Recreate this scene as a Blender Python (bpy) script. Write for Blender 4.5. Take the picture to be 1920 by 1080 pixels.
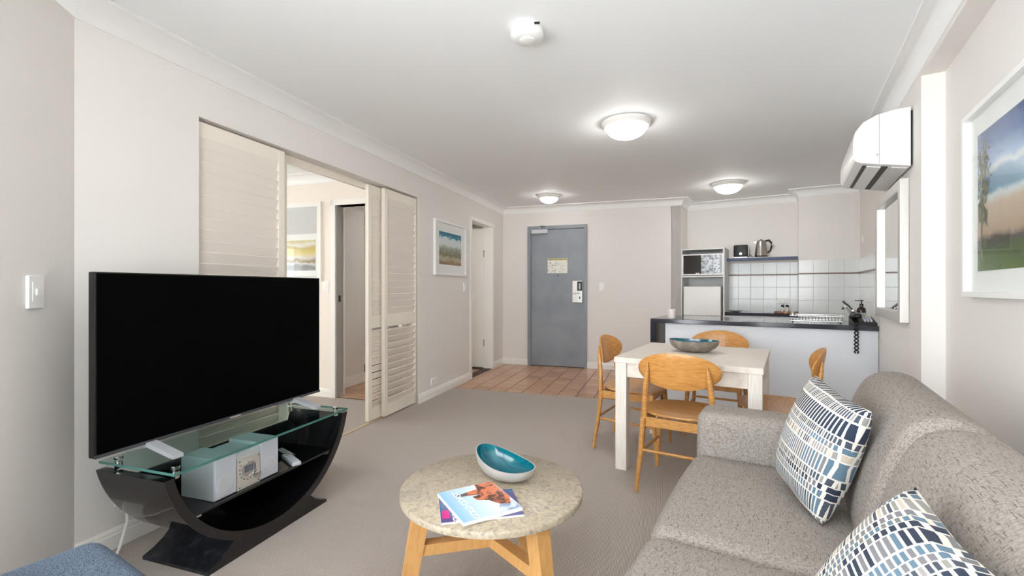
import bpy, bmesh, math, random
from mathutils import Vector, Matrix
random.seed(7)
for o in list(bpy.data.objects): bpy.data.objects.remove(o)
SC = bpy.context.scene
COL = SC.collection

# ------------------------------------------------------------------ camera
F = 860.0; H = 1.17
cam = bpy.data.cameras.new('camera'); cam.sensor_width = 36; cam.lens = 36 * F / 1920
cam.clip_start = 0.02
camo = bpy.data.objects.new('camera', cam); COL.objects.link(camo)
camo.location = (0, 0, H); camo.rotation_euler = (math.pi / 2, 0, 0)
SC.camera = camo
# ------------------------------------------------------------------ world, exposure
w = bpy.data.worlds.new('world'); SC.world = w; w.use_nodes = True
bg = w.node_tree.nodes['Background']
bg.inputs[0].default_value = (0.92, 0.97, 1.0, 1); bg.inputs[1].default_value = 9.5
SC.view_settings.view_transform = 'Standard'; SC.view_settings.look = 'None'
SC.view_settings.exposure = 0.45; SC.view_settings.gamma = 1.0
SC.view_settings.use_curve_mapping = False
SC.cycles.max_bounces = 12; SC.cycles.diffuse_bounces = 8

# two directions of the flat: A = entry wing (left wall, door wall), B = kitchen / sofa wing
AL = math.radians(18.2); BE = math.radians(31.3)
AC_ = Vector((-.14, 7.1, 0)); BO = Vector((2.838, 3.542, 0))
MA = Matrix.Translation(AC_) @ Matrix.Rotation(-AL, 4, 'Z')
MBm = Matrix.Translation(BO) @ Matrix.Rotation(-BE, 4, 'Z')
def A(x, y, z=0): return MA @ Vector((x, y, z))
def B(x, y, z=0): return MBm @ Vector((x, y, z))

# light portals in the window openings (they only guide the sky's own light)
def portal(m, sx, sy):
    l = bpy.data.lights.new('window_portal', 'AREA'); l.shape = 'RECTANGLE'; l.size = sx; l.size_y = sy
    l.cycles.is_portal = True
    o = bpy.data.objects.new('window_portal', l); COL.objects.link(o); o.matrix_world = m

# ------------------------------------------------------------------ materials
def lin(c):
    return tuple((v / 12.92 if v <= .04045 else ((v + .055) / 1.055) ** 2.4) for v in [k / 255 for k in c]) + (1,)
def nd(nt, t, **kw):
    n = nt.nodes.new(t)
    for k, v in kw.items(): setattr(n, k, v)
    return n
def M(name, rgb, rough=.5, metal=0.0, spec=.5, noise=None, bump=None, emit=0, trans=0, ior=1.45, alpha=None, coat=0):
    """noise=(scale, rgb2, (sx,sy,sz), lo, hi, detail) mixes a second colour; bump=(scale,strength)"""
    m = bpy.data.materials.new(name); m.use_nodes = True
    nt = m.node_tree; b = nt.nodes['Principled BSDF']
    c = lin(rgb)
    b.inputs['Base Color'].default_value = c; b.inputs['Roughness'].default_value = rough
    b.inputs['Metallic'].default_value = metal; b.inputs['Specular IOR Level'].default_value = spec
    b.inputs['IOR'].default_value = ior
    if coat: b.inputs['Coat Weight'].default_value = coat
    if trans: b.inputs['Transmission Weight'].default_value = trans
    if emit:
        b.inputs['Emission Color'].default_value = c; b.inputs['Emission Strength'].default_value = emit
    tc = None
    if noise or bump: tc = nd(nt, 'ShaderNodeTexCoord')
    if noise:
        sc, rgb2, st, lo, hi, det = noise
        mp = nd(nt, 'ShaderNodeMapping'); mp.inputs['Scale'].default_value = st
        nt.links.new(tc.outputs['Object'], mp.inputs[0])
        n = nd(nt, 'ShaderNodeTexNoise'); n.inputs['Scale'].default_value = sc; n.inputs['Detail'].default_value = det
        nt.links.new(mp.outputs[0], n.inputs['Vector'])
        r = nd(nt, 'ShaderNodeValToRGB'); r.color_ramp.elements[0].position = lo; r.color_ramp.elements[1].position = hi
        r.color_ramp.elements[0].color = c; r.color_ramp.elements[1].color = lin(rgb2)
        nt.links.new(n.outputs['Fac'], r.inputs[0]); nt.links.new(r.outputs[0], b.inputs['Base Color'])
    if bump:
        n2 = nd(nt, 'ShaderNodeTexNoise'); n2.inputs['Scale'].default_value = bump[0]; n2.inputs['Detail'].default_value = 4
        nt.links.new(tc.outputs['Object'], n2.inputs['Vector'])
        bp = nd(nt, 'ShaderNodeBump'); bp.inputs['Strength'].default_value = bump[1]; bp.inputs['Distance'].default_value = .01
        nt.links.new(n2.outputs['Fac'], bp.inputs['Height']); nt.links.new(bp.outputs[0], b.inputs['Normal'])
    return m
WALL = M('wall_paint', (229, 225, 221), .6, bump=(180, .05))
CEIL = M('ceiling_paint', (241, 243, 244), .7)
CORN = M('cornice_paint', (243, 243, 242), .5)
TRIM = M('gloss_white_paint', (240, 238, 233), .35)
CREAM = M('cream_paint', (236, 229, 216), .4)
SLAT = M('louvre_paint', (235, 227, 218), .45)
WHITE = M('white_plastic', (240, 240, 238), .35)
WHITEP = M('white_appliance', (236, 236, 234), .3)
BLACK = M('black_plastic', (14, 14, 15), .4)
SCREEN = M('tv_screen', (1, 1, 1), .6, spec=.05)
GLOSSB = M('black_lacquer', (16, 15, 17), .08, spec=.6, noise=(60, (40, 38, 40), (1, 1, 1), .68, .74, 3))
CHIP = M('black_edge_band', (34, 31, 31), .45, noise=(90, (120, 100, 90), (1, 1, 1), .74, .78, 2))
BGLASS = M('black_shelf_glass', (8, 9, 11), .03, spec=.8)
CHROME = M('chrome', (210, 210, 210), .12, 1)
STEEL = M('brushed_steel', (176, 172, 166), .28, 1)
SILVER = M('silver_plastic', (200, 203, 208), .35, .3)
SILVERD = M('silver_grille', (186, 190, 198), .6)
DOORG = M('grey_door_paint', (146, 151, 158), .38, noise=(3, (132, 138, 146), (1, 1, 1), .4, .7, 4), bump=(200, .04))
FRAMEG = M('grey_frame_paint', (140, 146, 152), .35)
OAK = M('oak_wood', (206, 152, 84), .38, noise=(6, (172, 115, 55), (4, 4, 28), .35, .7, 6), coat=.2)
OAKT = M('oak_wood_flat', (208, 154, 86), .38, noise=(6, (176, 120, 60), (3, 30, 4), .35, .7, 6), coat=.2)
OAKL = M('light_oak', (220, 170, 106), .45, noise=(9, (208, 155, 92), (10, 10, 2), .35, .7, 5))
WASH = M('whitewashed_wood', (226, 218, 208), .45, noise=(5, (204, 192, 180), (3, 40, 3), .4, .75, 5))
WASHL = M('whitewashed_leg', (230, 224, 216), .45, noise=(5, (210, 200, 190), (40, 40, 2), .4, .75, 5))
GRAN = M('dark_granite', (40, 43, 52), .12, spec=.6, noise=(260, (120, 124, 134), (1, 1, 1), .62, .72, 2))
LAM = M('white_laminate', (226, 229, 235), .4)
SHELFU = M('grey_white_laminate', (222, 222, 221), .45)
NAVY = M('navy_edge', (38, 56, 98), .35)
TILEW = M('white_wall_tile', (226, 228, 227), .15, noise=(2.2, (214, 217, 217), (1, 1, 1), .3, .7, 2))
GROUTW = M('pale_grout', (196, 196, 194), .8)
BROWNT = M('brown_trim_tile', (112, 74, 60), .3)
TERRA = [M('terracotta_tile_%d' % i, c, .22, noise=(7, c2, (1, 1, 1), .35, .7, 4)) for i, (c, c2) in enumerate([
    ((196, 154, 122), (178, 132, 100)), ((204, 164, 134), (186, 142, 112)), ((188, 146, 116), (170, 124, 94)), ((200, 158, 130), (184, 138, 106))])]
GROUTB = M('floor_grout', (84, 64, 54), .9)
GOLD = M('brass_strip', (200, 178, 142), .5)
TEAL = M('teal_enamel', (10, 112, 122), .18, noise=(9, (4, 82, 106), (1, 12, 1), .35, .7, 4), coat=.5)
BOWLX = M('silver_bowl_metal', (196, 196, 194), .35, .5)
BOWLY = M('stone_bowl_outside', (124, 114, 104), .5, noise=(20, (158, 148, 138), (1, 1, 1), .5, .7, 5))
WAX = M('candle_wax', (240, 232, 228), .4)
BLUEF = M('blue_grey_weave', (96, 110, 126), .9, noise=(420, (56, 68, 86), (1, 1, 1), .40, .62, 1), bump=(420, .5))
GLASSW = None
def glass(name, tint, rough=0.0):
    m = bpy.data.materials.new(name); m.use_nodes = True; nt = m.node_tree
    for n in list(nt.nodes):
        if n.type != 'OUTPUT_MATERIAL': nt.nodes.remove(n)
    out = [n for n in nt.nodes if n.type == 'OUTPUT_MATERIAL'][0]
    t = nd(nt, 'ShaderNodeBsdfTransparent'); t.inputs[0].default_value = tint
    g = nd(nt, 'ShaderNodeBsdfGlossy'); g.inputs['Roughness'].default_value = rough
    lw = nd(nt, 'ShaderNodeLayerWeight'); lw.inputs[0].default_value = .5
    pw = nd(nt, 'ShaderNodeMath', operation='POWER'); nt.links.new(lw.outputs['Facing'], pw.inputs[0]); pw.inputs[1].default_value = 4.0
    f = nd(nt, 'ShaderNodeMath', operation='MULTIPLY_ADD'); nt.links.new(pw.outputs[0], f.inputs[0]); f.inputs[1].default_value = .10; f.inputs[2].default_value = .015
    mx = nd(nt, 'ShaderNodeMixShader')
    nt.links.new(f.outputs[0], mx.inputs[0]); nt.links.new(t.outputs[0], mx.inputs[1]); nt.links.new(g.outputs[0], mx.inputs[2])
    nt.links.new(mx.outputs[0], out.inputs[0]); return m
GLASS = glass('clear_glass', (.985, .99, .988, 1))
TGLASS = glass('green_glass', (.80, .90, .88, 1))
GEDGE = M('glass_edge', (70, 120, 112), .1, spec=.6)
MIRROR = M('mirror_silver', (235, 238, 238), .01, 1)
LAMPG = M('lamp_opal_glass', (255, 252, 247), .3, emit=22.0)
SOFA = None
def fabric_sofa():
    m = M('grey_marl_upholstery', (168, 160, 154), .95); nt = m.node_tree; b = nt.nodes['Principled BSDF']
    tc = nd(nt, 'ShaderNodeTexCoord')
    def noise(st, sc, lo, hi, c0, c1):
        mp = nd(nt, 'ShaderNodeMapping'); mp.inputs['Scale'].default_value = st
        nt.links.new(tc.outputs['Object'], mp.inputs[0])
        n = nd(nt, 'ShaderNodeTexNoise'); n.inputs['Scale'].default_value = sc; n.inputs['Detail'].default_value = 3
        nt.links.new(mp.outputs[0], n.inputs[0])
        r = nd(nt, 'ShaderNodeValToRGB'); r.color_ramp.elements[0].position = lo; r.color_ramp.elements[1].position = hi
        r.color_ramp.elements[0].color = c0; r.color_ramp.elements[1].color = c1
        nt.links.new(n.outputs[0], r.inputs[0]); return r
    r1 = noise((1, 2.5, 1), 130, .40, .68, lin((166, 158, 151)), lin((134, 126, 120)))
    r2 = noise((8, 1, 8), 46, .56, .68, (1, 1, 1, 1), (.46, .44, .43, 1))
    r3 = noise((1, 1, 1), 420, .3, .7, (.80, .80, .80, 1), (1.1, 1.1, 1.1, 1))
    m1 = nd(nt, 'ShaderNodeMix', data_type='RGBA', blend_type='MULTIPLY'); m1.inputs[0].default_value = 1
    nt.links.new(r1.outputs[0], m1.inputs[6]); nt.links.new(r2.outputs[0], m1.inputs[7])
    m2 = nd(nt, 'ShaderNodeMix', data_type='RGBA', blend_type='MULTIPLY'); m2.inputs[0].default_value = 1
    nt.links.new(m1.outputs[2], m2.inputs[6]); nt.links.new(r3.outputs[0], m2.inputs[7])
    nt.links.new(m2.outputs[2], b.inputs['Base Color'])
    bp = nd(nt, 'ShaderNodeBump'); bp.inputs['Strength'].default_value = .25; bp.inputs['Distance'].default_value = .004
    nt.links.new(r3.outputs[0], bp.inputs['Height']); nt.links.new(bp.outputs[0], b.inputs['Normal'])
    return m
SOFA = fabric_sofa()
def carpet_mat():
    m = M('ribbed_carpet', (150, 140, 133), .95); nt = m.node_tree; b = nt.nodes['Principled BSDF']
    tc = nd(nt, 'ShaderNodeTexCoord')
    wv = nd(nt, 'ShaderNodeTexWave'); wv.bands_direction = 'X'; wv.inputs['Scale'].default_value = 52
    wv.inputs['Distortion'].default_value = .25; wv.inputs['Detail'].default_value = 2; wv.inputs['Detail Scale'].default_value = 30
    nt.links.new(tc.outputs['Object'], wv.inputs[0])
    r = nd(nt, 'ShaderNodeValToRGB'); r.color_ramp.elements[0].color = lin((152, 142, 135)); r.color_ramp.elements[1].color = lin((206, 196, 188))
    r.color_ramp.elements[0].position = .15; r.color_ramp.elements[1].position = .8
    nt.links.new(wv.outputs[0], r.inputs[0])
    n = nd(nt, 'ShaderNodeTexNoise'); n.inputs['Scale'].default_value = 260; n.inputs['Detail'].default_value = 3
    nt.links.new(tc.outputs['Object'], n.inputs[0])
    r2 = nd(nt, 'ShaderNodeValToRGB'); r2.color_ramp.elements[0].color = (.72, .72, .72, 1); r2.color_ramp.elements[1].color = (1.15, 1.15, 1.15, 1)
    r2.color_ramp.elements[0].position = .3; r2.color_ramp.elements[1].position = .7
    nt.links.new(n.outputs[0], r2.inputs[0])
    mx = nd(nt, 'ShaderNodeMix', data_type='RGBA', blend_type='MULTIPLY'); mx.inputs[0].default_value = 1
    nt.links.new(r.outputs[0], mx.inputs[6]); nt.links.new(r2.outputs[0], mx.inputs[7])
    nt.links.new(mx.outputs[2], b.inputs['Base Color'])
    bp = nd(nt, 'ShaderNodeBump'); bp.inputs['Strength'].default_value = .4; bp.inputs['Distance'].default_value = .004
    nt.links.new(wv.outputs[0], bp.inputs['Height']); nt.links.new(bp.outputs[0], b.inputs['Normal'])
    return m
CARPET = carpet_mat()
def stone_mat():
    m = M('beige_stone', (184, 172, 154), .35); nt = m.node_tree; b = nt.nodes['Principled BSDF']
    tc = nd(nt, 'ShaderNodeTexCoord')
    n = nd(nt, 'ShaderNodeTexNoise'); n.inputs['Scale'].default_value = 38; n.inputs['Detail'].default_value = 9; n.inputs['Distortion'].default_value = 1.6
    n2 = nd(nt, 'ShaderNodeTexNoise'); n2.inputs['Scale'].default_value = 3.2; n2.inputs['Detail'].default_value = 3
    for k in (n, n2): nt.links.new(tc.outputs['Object'], k.inputs[0])
    r = nd(nt, 'ShaderNodeValToRGB'); cr = r.color_ramp
    cr.elements[0].position = .30; cr.elements[0].color = lin((134, 124, 114)); cr.elements[1].position = .74; cr.elements[1].color = lin((192, 180, 160))
    e = cr.elements.new(.44); e.color = lin((168, 155, 136)); e = cr.elements.new(.58); e.color = lin((180, 167, 146))
    nt.links.new(n.outputs[0], r.inputs[0])
    r2 = nd(nt, 'ShaderNodeValToRGB'); r2.color_ramp.elements[0].position = .55; r2.color_ramp.elements[1].position = .72
    r2.color_ramp.elements[0].color = (1, 1, 1, 1); r2.color_ramp.elements[1].color = (.66, .68, .74, 1)
    nt.links.new(n2.outputs[0], r2.inputs[0])
    mx = nd(nt, 'ShaderNodeMix', data_type='RGBA', blend_type='MULTIPLY'); mx.inputs[0].default_value = 1
    nt.links.new(r.outputs[0], mx.inputs[6]); nt.links.new(r2.outputs[0], mx.inputs[7]); nt.links.new(mx.outputs[2], b.inputs['Base Color'])
    return m
STONE = stone_mat()
def pillow_mat(name, freq, seed, rot=0.0):
    """bands of short dashes: brick cells stretched upright, one colour per row"""
    m = M(name, (232, 228, 220), .9); nt = m.node_tree; b = nt.nodes['Principled BSDF']
    tc = nd(nt, 'ShaderNodeTexCoord')
    mp = nd(nt, 'ShaderNodeMapping'); mp.inputs['Location'].default_value = (seed, seed * .37, 0); mp.inputs['Rotation'].default_value = (0, 0, rot)
    nt.links.new(tc.outputs['Object'], mp.inputs[0])
    sep = nd(nt, 'ShaderNodeSeparateXYZ'); nt.links.new(mp.outputs[0], sep.inputs[0])
    def math_(op, a, bb=None):
        n = nd(nt, 'ShaderNodeMath', operation=op)
        for i, v in enumerate((a, bb)):
            if v is None: continue
            if isinstance(v, (int, float)): n.inputs[i].default_value = v
            else: nt.links.new(v, n.inputs[i])
        return n.outputs[0]
    row = math_('ADD', math_('MULTIPLY', sep.outputs[1], freq), math_('MULTIPLY', math_('SINE', math_('MULTIPLY', sep.outputs[1], 47.0)), .42)); rid = math_('FLOOR', row); rf = math_('FRACT', row)
    wn = nd(nt, 'ShaderNodeTexWhiteNoise', noise_dimensions='1D'); nt.links.new(rid, wn.inputs['W'])
    colf = math_('ADD', math_('MULTIPLY', sep.outputs[0], math_('ADD', math_('MULTIPLY', wn.outputs[0], 55), 72)), math_('MULTIPLY', rid, .37))
    cf = math_('FRACT', colf); cid = math_('FLOOR', colf)
    dash = math_('MULTIPLY', math_('LESS_THAN', math_('ABSOLUTE', math_('SUBTRACT', cf, .5)), .33),
                 math_('LESS_THAN', math_('ABSOLUTE', math_('SUBTRACT', rf, .5)), .43))
    wn2 = nd(nt, 'ShaderNodeTexWhiteNoise', noise_dimensions='2D')
    cmb = nd(nt, 'ShaderNodeCombineXYZ'); nt.links.new(rid, cmb.inputs[0]); nt.links.new(cid, cmb.inputs[1]); nt.links.new(cmb.outputs[0], wn2.inputs[0])
    mixf = math_('ADD', math_('MULTIPLY', wn.outputs[0], .75), math_('MULTIPLY', wn2.outputs[0], .25))
    r = nd(nt, 'ShaderNodeValToRGB'); cr = r.color_ramp; cr.interpolation = 'CONSTANT'
    cr.elements[0].position = 0; cr.elements[0].color = lin((44, 54, 72)); cr.elements[1].position = .30; cr.elements[1].color = lin((122, 122, 126))
    for p, c in ((.46, (96, 120, 138)), (.62, (70, 78, 90)), (.78, (150, 146, 142)), (.90, (200, 188, 170))): e = cr.elements.new(p); e.color = lin(c)
    nt.links.new(mixf, r.inputs[0])
    back = nd(nt, 'ShaderNodeValToRGB'); bc = back.color_ramp; bc.interpolation = 'CONSTANT'
    bc.elements[0].position = 0; bc.elements[0].color = lin((226, 221, 212)); bc.elements[1].position = .80; bc.elements[1].color = lin((110, 136, 156))
    e = bc.elements.new(.88); e.color = lin((222, 208, 190))
    wn3 = nd(nt, 'ShaderNodeTexWhiteNoise', noise_dimensions='1D'); nt.links.new(math_('ADD', rid, 31.7), wn3.inputs['W'])
    nt.links.new(wn3.outputs[0], back.inputs[0])
    mx = nd(nt, 'ShaderNodeMix', data_type='RGBA'); nt.links.new(dash, mx.inputs[0])
    nt.links.new(back.outputs[0], mx.inputs[6]); nt.links.new(r.outputs[0], mx.inputs[7]); nt.links.new(mx.outputs[2], b.inputs['Base Color'])
    return m
def ramp_print(name, stops, axis='Z', noise_amt=.08, nscale=14, z0=0.0, z1=1.0, rough=.25):
    """flat print: colour stops up the picture, edges broken by noise"""
    m = M(name, (200, 200, 200), rough); nt = m.node_tree; b = nt.nodes['Principled BSDF']
    tc = nd(nt, 'ShaderNodeTexCoord'); sep = nd(nt, 'ShaderNodeSeparateXYZ'); nt.links.new(tc.outputs['Object'], sep.inputs[0])
    mr = nd(nt, 'ShaderNodeMapRange'); mr.inputs[1].default_value = z0; mr.inputs[2].default_value = z1
    nt.links.new(sep.outputs[axis], mr.inputs[0])
    n = nd(nt, 'ShaderNodeTexNoise'); n.inputs['Scale'].default_value = nscale; n.inputs['Detail'].default_value = 8
    nt.links.new(tc.outputs['Object'], n.inputs[0])
    a = nd(nt, 'ShaderNodeMath', operation='MULTIPLY_ADD'); nt.links.new(n.outputs[0], a.inputs[0])
    a.inputs[1].default_value = noise_amt * 2; a.inputs[2].default_value = -noise_amt
    ad = nd(nt, 'ShaderNodeMath', operation='ADD'); nt.links.new(mr.outputs[0], ad.inputs[0]); nt.links.new(a.outputs[0], ad.inputs[1])
    r = nd(nt, 'ShaderNodeValToRGB'); cr = r.color_ramp
    cr.elements[0].position = stops[0][0]; cr.elements[0].color = lin(stops[0][1])
    cr.elements[1].position = stops[-1][0]; cr.elements[1].color = lin(stops[-1][1])
    for p, c in stops[1:-1]: e = cr.elements.new(p); e.color = lin(c)
    nt.links.new(ad.outputs[0], r.inputs[0]); nt.links.new(r.outputs[0], b.inputs['Base Color'])
    return m

# ------------------------------------------------------------------ mesh helpers
class MB:
    def __init__(s): s.bm = bmesh.new()
    def box(s, x0, x1, y0, y1, z0, z1, bev=0, seg=2, mat=None):
        t = bmesh.new(); bmesh.ops.create_cube(t, size=1)
        for v in t.verts: v.co = Vector(((x0 + x1) / 2 + v.co.x * (x1 - x0), (y0 + y1) / 2 + v.co.y * (y1 - y0), (z0 + z1) / 2 + v.co.z * (z1 - z0)))
        if bev: bmesh.ops.bevel(t, geom=t.edges[:], offset=bev, segments=seg, affect='EDGES', profile=.5)
        return s.add(t, mat)
    def add(s, t, mat=None):
        if mat is not None: bmesh.ops.transform(t, matrix=mat, verts=t.verts)
        me = bpy.data.meshes.new('tmp'); t.to_mesh(me); t.free(); s.bm.from_mesh(me); bpy.data.meshes.remove(me); return s
    def lathe(s, prof, n=32, mat=None, cap=True):
        t = bmesh.new(); rings = []
        for r, z in prof:
            if r < 1e-6: rings.append([t.verts.new((0, 0, z))])
            else: rings.append([t.verts.new((r * math.cos(2 * math.pi * i / n), r * math.sin(2 * math.pi * i / n), z)) for i in range(n)])
        for a, b in zip(rings, rings[1:]):
            for i in range(n):
                j = (i + 1) % n
                f = [a[i % len(a)], a[j % len(a)], b[j % len(b)], b[i % len(b)]]
                f = list(dict.fromkeys(f))
                if len(f) > 2: t.faces.new(f)
        if cap:
            for rg, fl in ((rings[0], 1), (rings[-1], 0)):
                if len(rg) > 2: t.faces.new(rg[::-1] if fl else rg)
        bmesh.ops.recalc_face_normals(t, faces=t.faces)
        return s.add(t, mat)
    def tube(s, pts, rad, n=12, closed=False):
        t = bmesh.new(); pts = [Vector(p) for p in pts]; rings = []
        rad = rad if isinstance(rad, (list, tuple)) else [rad] * len(pts)
        up = Vector((0, 0, 1))
        for i, p in enumerate(pts):
            d = (pts[min(i + 1, len(pts) - 1)] - pts[max(i - 1, 0)]).normalized()
            if closed: d = (pts[(i + 1) % len(pts)] - pts[i - 1]).normalized()
            a = d.cross(up)
            if a.length < .05: a = d.cross(Vector((1, 0, 0)))
            a.normalize(); b = d.cross(a)
            rings.append([t.verts.new(p + (a * math.cos(2 * math.pi * k / n) + b * math.sin(2 * math.pi * k / n)) * rad[i]) for k in range(n)])
        pr = list(zip(rings, rings[1:])) + ([(rings[-1], rings[0])] if closed else [])
        for a, b in pr:
            for k in range(n): t.faces.new((a[k], a[(k + 1) % n], b[(k + 1) % n], b[k]))
        if not closed: t.faces.new(rings[0][::-1]); t.faces.new(rings[-1])
        bmesh.ops.recalc_face_normals(t, faces=t.faces)
        return s.add(t)
    def prism(s, poly, a0, a1, axis='Z', mat=None):
        """poly of 2-D points extruded from a0 to a1 along axis; poly is (x,y) for Z, (y,z) for X, (x,z) for Y"""
        t = bmesh.new()
        def mk(p, a): return {'Z': (p[0], p[1], a), 'X': (a, p[0], p[1]), 'Y': (p[0], a, p[1])}[axis]
        v0 = [t.verts.new(mk(p, a0)) for p in poly]; v1 = [t.verts.new(mk(p, a1)) for p in poly]
        n = len(poly)
        for i in range(n): t.faces.new((v0[i], v0[(i + 1) % n], v1[(i + 1) % n], v1[i]))
        t.faces.new(v0[::-1]); t.faces.new(v1)
        bmesh.ops.recalc_face_normals(t, faces=t.faces)
        return s.add(t, mat)
    def grid(s, fn, nu, nv, closeu=False):
        t = bmesh.new(); g = [[t.verts.new(fn(i / nu, j / nv)) for j in range(nv + 1)] for i in range(nu if closeu else nu + 1)]
        m = len(g)
        for i in range(m if closeu else m - 1):
            for j in range(nv): t.faces.new((g[i][j], g[(i + 1) % m][j], g[(i + 1) % m][j + 1], g[i][j + 1]))
        bmesh.ops.remove_doubles(t, verts=t.verts, dist=1e-5)
        bmesh.ops.recalc_face_normals(t, faces=t.faces)
        return s.add(t)
    def build(s, name, m, parent=None, smooth=False, angle=40):
        me = bpy.data.meshes.new(name); s.bm.to_mesh(me); s.bm.free()
        if m is not None: me.materials.append(m)
        if smooth:
            for p in me.polygons: p.use_smooth = True
            me.set_sharp_from_angle(angle=math.radians(angle))
        o = bpy.data.objects.new(name, me); COL.objects.link(o)
        if parent: o.parent = parent
        return o
def bx(name, m, parent, *a, bev=0, **k): return MB().box(*a, bev=bev).build(name, m, parent, **k)
def thing(name, label, cat, M4=None, group=None, kind=None):
    o = bpy.data.objects.new(name, None); COL.objects.link(o); o.empty_display_size = .1
    if M4 is not None: o.matrix_world = M4
    return tag(o, label, cat, group, kind)
def tag(o, label=None, cat=None, group=None, kind=None):
    if label: o['label'] = label
    if cat and kind != 'structure': o['category'] = cat
    if group: o['group'] = group
    if kind: o['kind'] = kind
    return o
def struct(o, label, M4=None):
    o['kind'] = 'structure'; o['label'] = label
    if M4 is not None: o.matrix_world = M4
    return o
def copy_tree(o, parent=None):
    c = o.copy(); COL.objects.link(c); c.parent = parent
    for ch in list(o.children): copy_tree(ch, c)
    return c
def TA(x, y, z=0, rot=0): return MA @ Matrix.Translation((x, y, z)) @ Matrix.Rotation(rot, 4, 'Z')
def TB(x, y, z=0, rot=0): return MBm @ Matrix.Translation((x, y, z)) @ Matrix.Rotation(rot, 4, 'Z')
def sweep(path, prof, closed=False):
    """path: plan points, room on the LEFT of travel; prof: (inset, z)"""
    mb = MB(); P = [Vector((p[0], p[1])) for p in path]; n = len(P); rows = []
    for i in range(n):
        d1 = (P[i] - P[i - 1]).normalized() if i else (P[1] - P[0]).normalized()
        d2 = (P[i + 1] - P[i]).normalized() if i < n - 1 else d1
        n1 = Vector((-d1.y, d1.x)); n2 = Vector((-d2.y, d2.x)); m = (n1 + n2) / (1 + n1.dot(n2))
        rows.append([mb.bm.verts.new((P[i].x + m.x * a, P[i].y + m.y * a, z)) for a, z in prof])
    k = len(prof)
    for a, b in zip(rows, rows[1:]):
        for j in range(k): mb.bm.faces.new((a[j], a[(j + 1) % k], b[(j + 1) % k], b[j]))
    mb.bm.faces.new(rows[0]); mb.bm.faces.new(rows[-1][::-1])
    bmesh.ops.recalc_face_normals(mb.bm, faces=mb.bm.faces)
    return mb
CORNP = [(0, 2.405), (0, 2.305), (.008, 2.305), (.012, 2.315)] + [(.095 - .08 * math.cos(k * math.pi / 16), 2.315 + .072 * math.sin(k * math.pi / 16)) for k in range(1, 8)] + [(.095, 2.387), (.103, 2.390), (.103, 2.405)]
BASEP = [(0, 0), (.016, 0), (.016, .062), (.012, .068), (.012, .078), (.006, .088), (0, .09)]

# ================================================================== SETTING
# floors
fl = MB().box(-.06, 7.5, -9.5, -1.81, -.06, 0).box(-4.3, -.06, -6.2, -2.64, -.06, 0).build('floor', CARPET)
struct(fl, 'grey-taupe finely ribbed carpet', MA)
ft = MB().box(-2.1, 6.5, -1.81, .15, -.06, -.003).box(-2.1, -.13, -2.64, -1.81, -.06, -.003).build('floor_tiled', GROUTB)
struct(ft, 'terracotta tiled entry floor with dark grout', MA)
tile_me = []
for m in TERRA:
    o = MB().box(.0, .192, 0, .192, -.008, 0, bev=.0015, seg=1).build('tile', m); tile_me.append(o.data); bpy.data.objects.remove(o)
def ftile(x, y, sx=1, sy=1):
    o = bpy.data.objects.new('tile', random.choice(tile_me)); COL.objects.link(o); o.parent = ft
    o.location = (x, y, 0); o.scale = (sx, sy, 1)
for j in range(9):
    y = -.2 * (j + 1)
    ftile(0.002, y, .05 / .195)
    for i in range(17): ftile(.06 + .2 * i, y)
for j in range(3, 13):
    for i in range(9):
        if -.2 * (j + 1) > -1.85 and i > 4: continue
        ftile(-.14 - .2 * (i + 1), -.2 * (j + 1))
strip = bx('trim_1', GOLD, None, -.075, -.05, -4.93, -2.6, 0, .004); struct(strip, 'tan threshold strip in the carpet under the shutters', MA)
# ceiling
ce = MB().box(-4.4, 8, -10, 1.2, 2.4, 2.5).build('ceiling', CEIL); struct(ce, 'flat white ceiling', MA)
# left wall (A frame, x=0 is its face)
T = .13
wl = MB()
wl.box(-T, 0, -.42, .13, 0, 2.42)
wl.box(-T, 0, -1.24, -.42, 2.06, 2.42)
wl.box(-T, 0, -2.6, -1.24, 0, 2.42)
wl.box(-T, 0, -4.898, -2.6, 2.085, 2.42)
wl.box(-T, 0, -5.50, -4.898, 0, 2.42)
struct(wl.build('wall_left', WALL), 'pale warm-grey left wall with the wide shutter opening', MA)
# entry back wall
wb = MB(); wb.box(0, .415, 0, .13, 0, 2.42).box(.415, 1.30, 0, .13, 2.095, 2.42).box(1.30, 2.588, 0, .13, 0, 2.42).box(2.46, 2.588, 0, .6, 0, 2.42)
wb.box(.3, 1.4, .13, .16, 0, 2.2)
struct(wb.build('wall_back', WALL), 'pale wall around the grey entry door', MA)
# angled wall near the camera (with light switch): runs from the corner towards the window
N = A(0, -5.444)
ST = Vector((math.sin(math.radians(14.5)), -math.cos(math.radians(14.5)), 0))
rotS = math.atan2(ST.y, ST.x)
MS = Matrix.Translation(N) @ Matrix.Rotation(rotS, 4, 'Z')       # x along the wall to the camera, room on +y
wn_ = MB().box(-.0, 1.0, -.13, 0, 0, 2.42).box(1.0, 2.35, -.13, 0, 2.15, 2.42).box(1.0, 2.35, -.13, 0, 0, .06)
struct(wn_.build('wall_near_left', WALL), 'pale angled wall with a single light switch', MS)
def window(name, M4, wd, z0, z1, n, label):
    r = thing(name, label, None, M4, kind='structure')
    mb = MB().box(0, wd, -.09, -.03, z0, z0 + .05).box(0, wd, -.09, -.03, z1 - .05, z1)
    for i in range(n + 1): mb.box(i * (wd - .05) / n, i * (wd - .05) / n + .05, -.09, -.03, z0 + .05, z1 - .05)
    mb.build('window_frame', TRIM, r)
    return r
window('window_1', MS @ Matrix.Translation((1.0, 0, 0)), 1.35, .06, 2.15, 2, 'tall unseen window added in the angled wall for daylight')  # out of view; opening added and sized for the daylight it lets in
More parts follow.
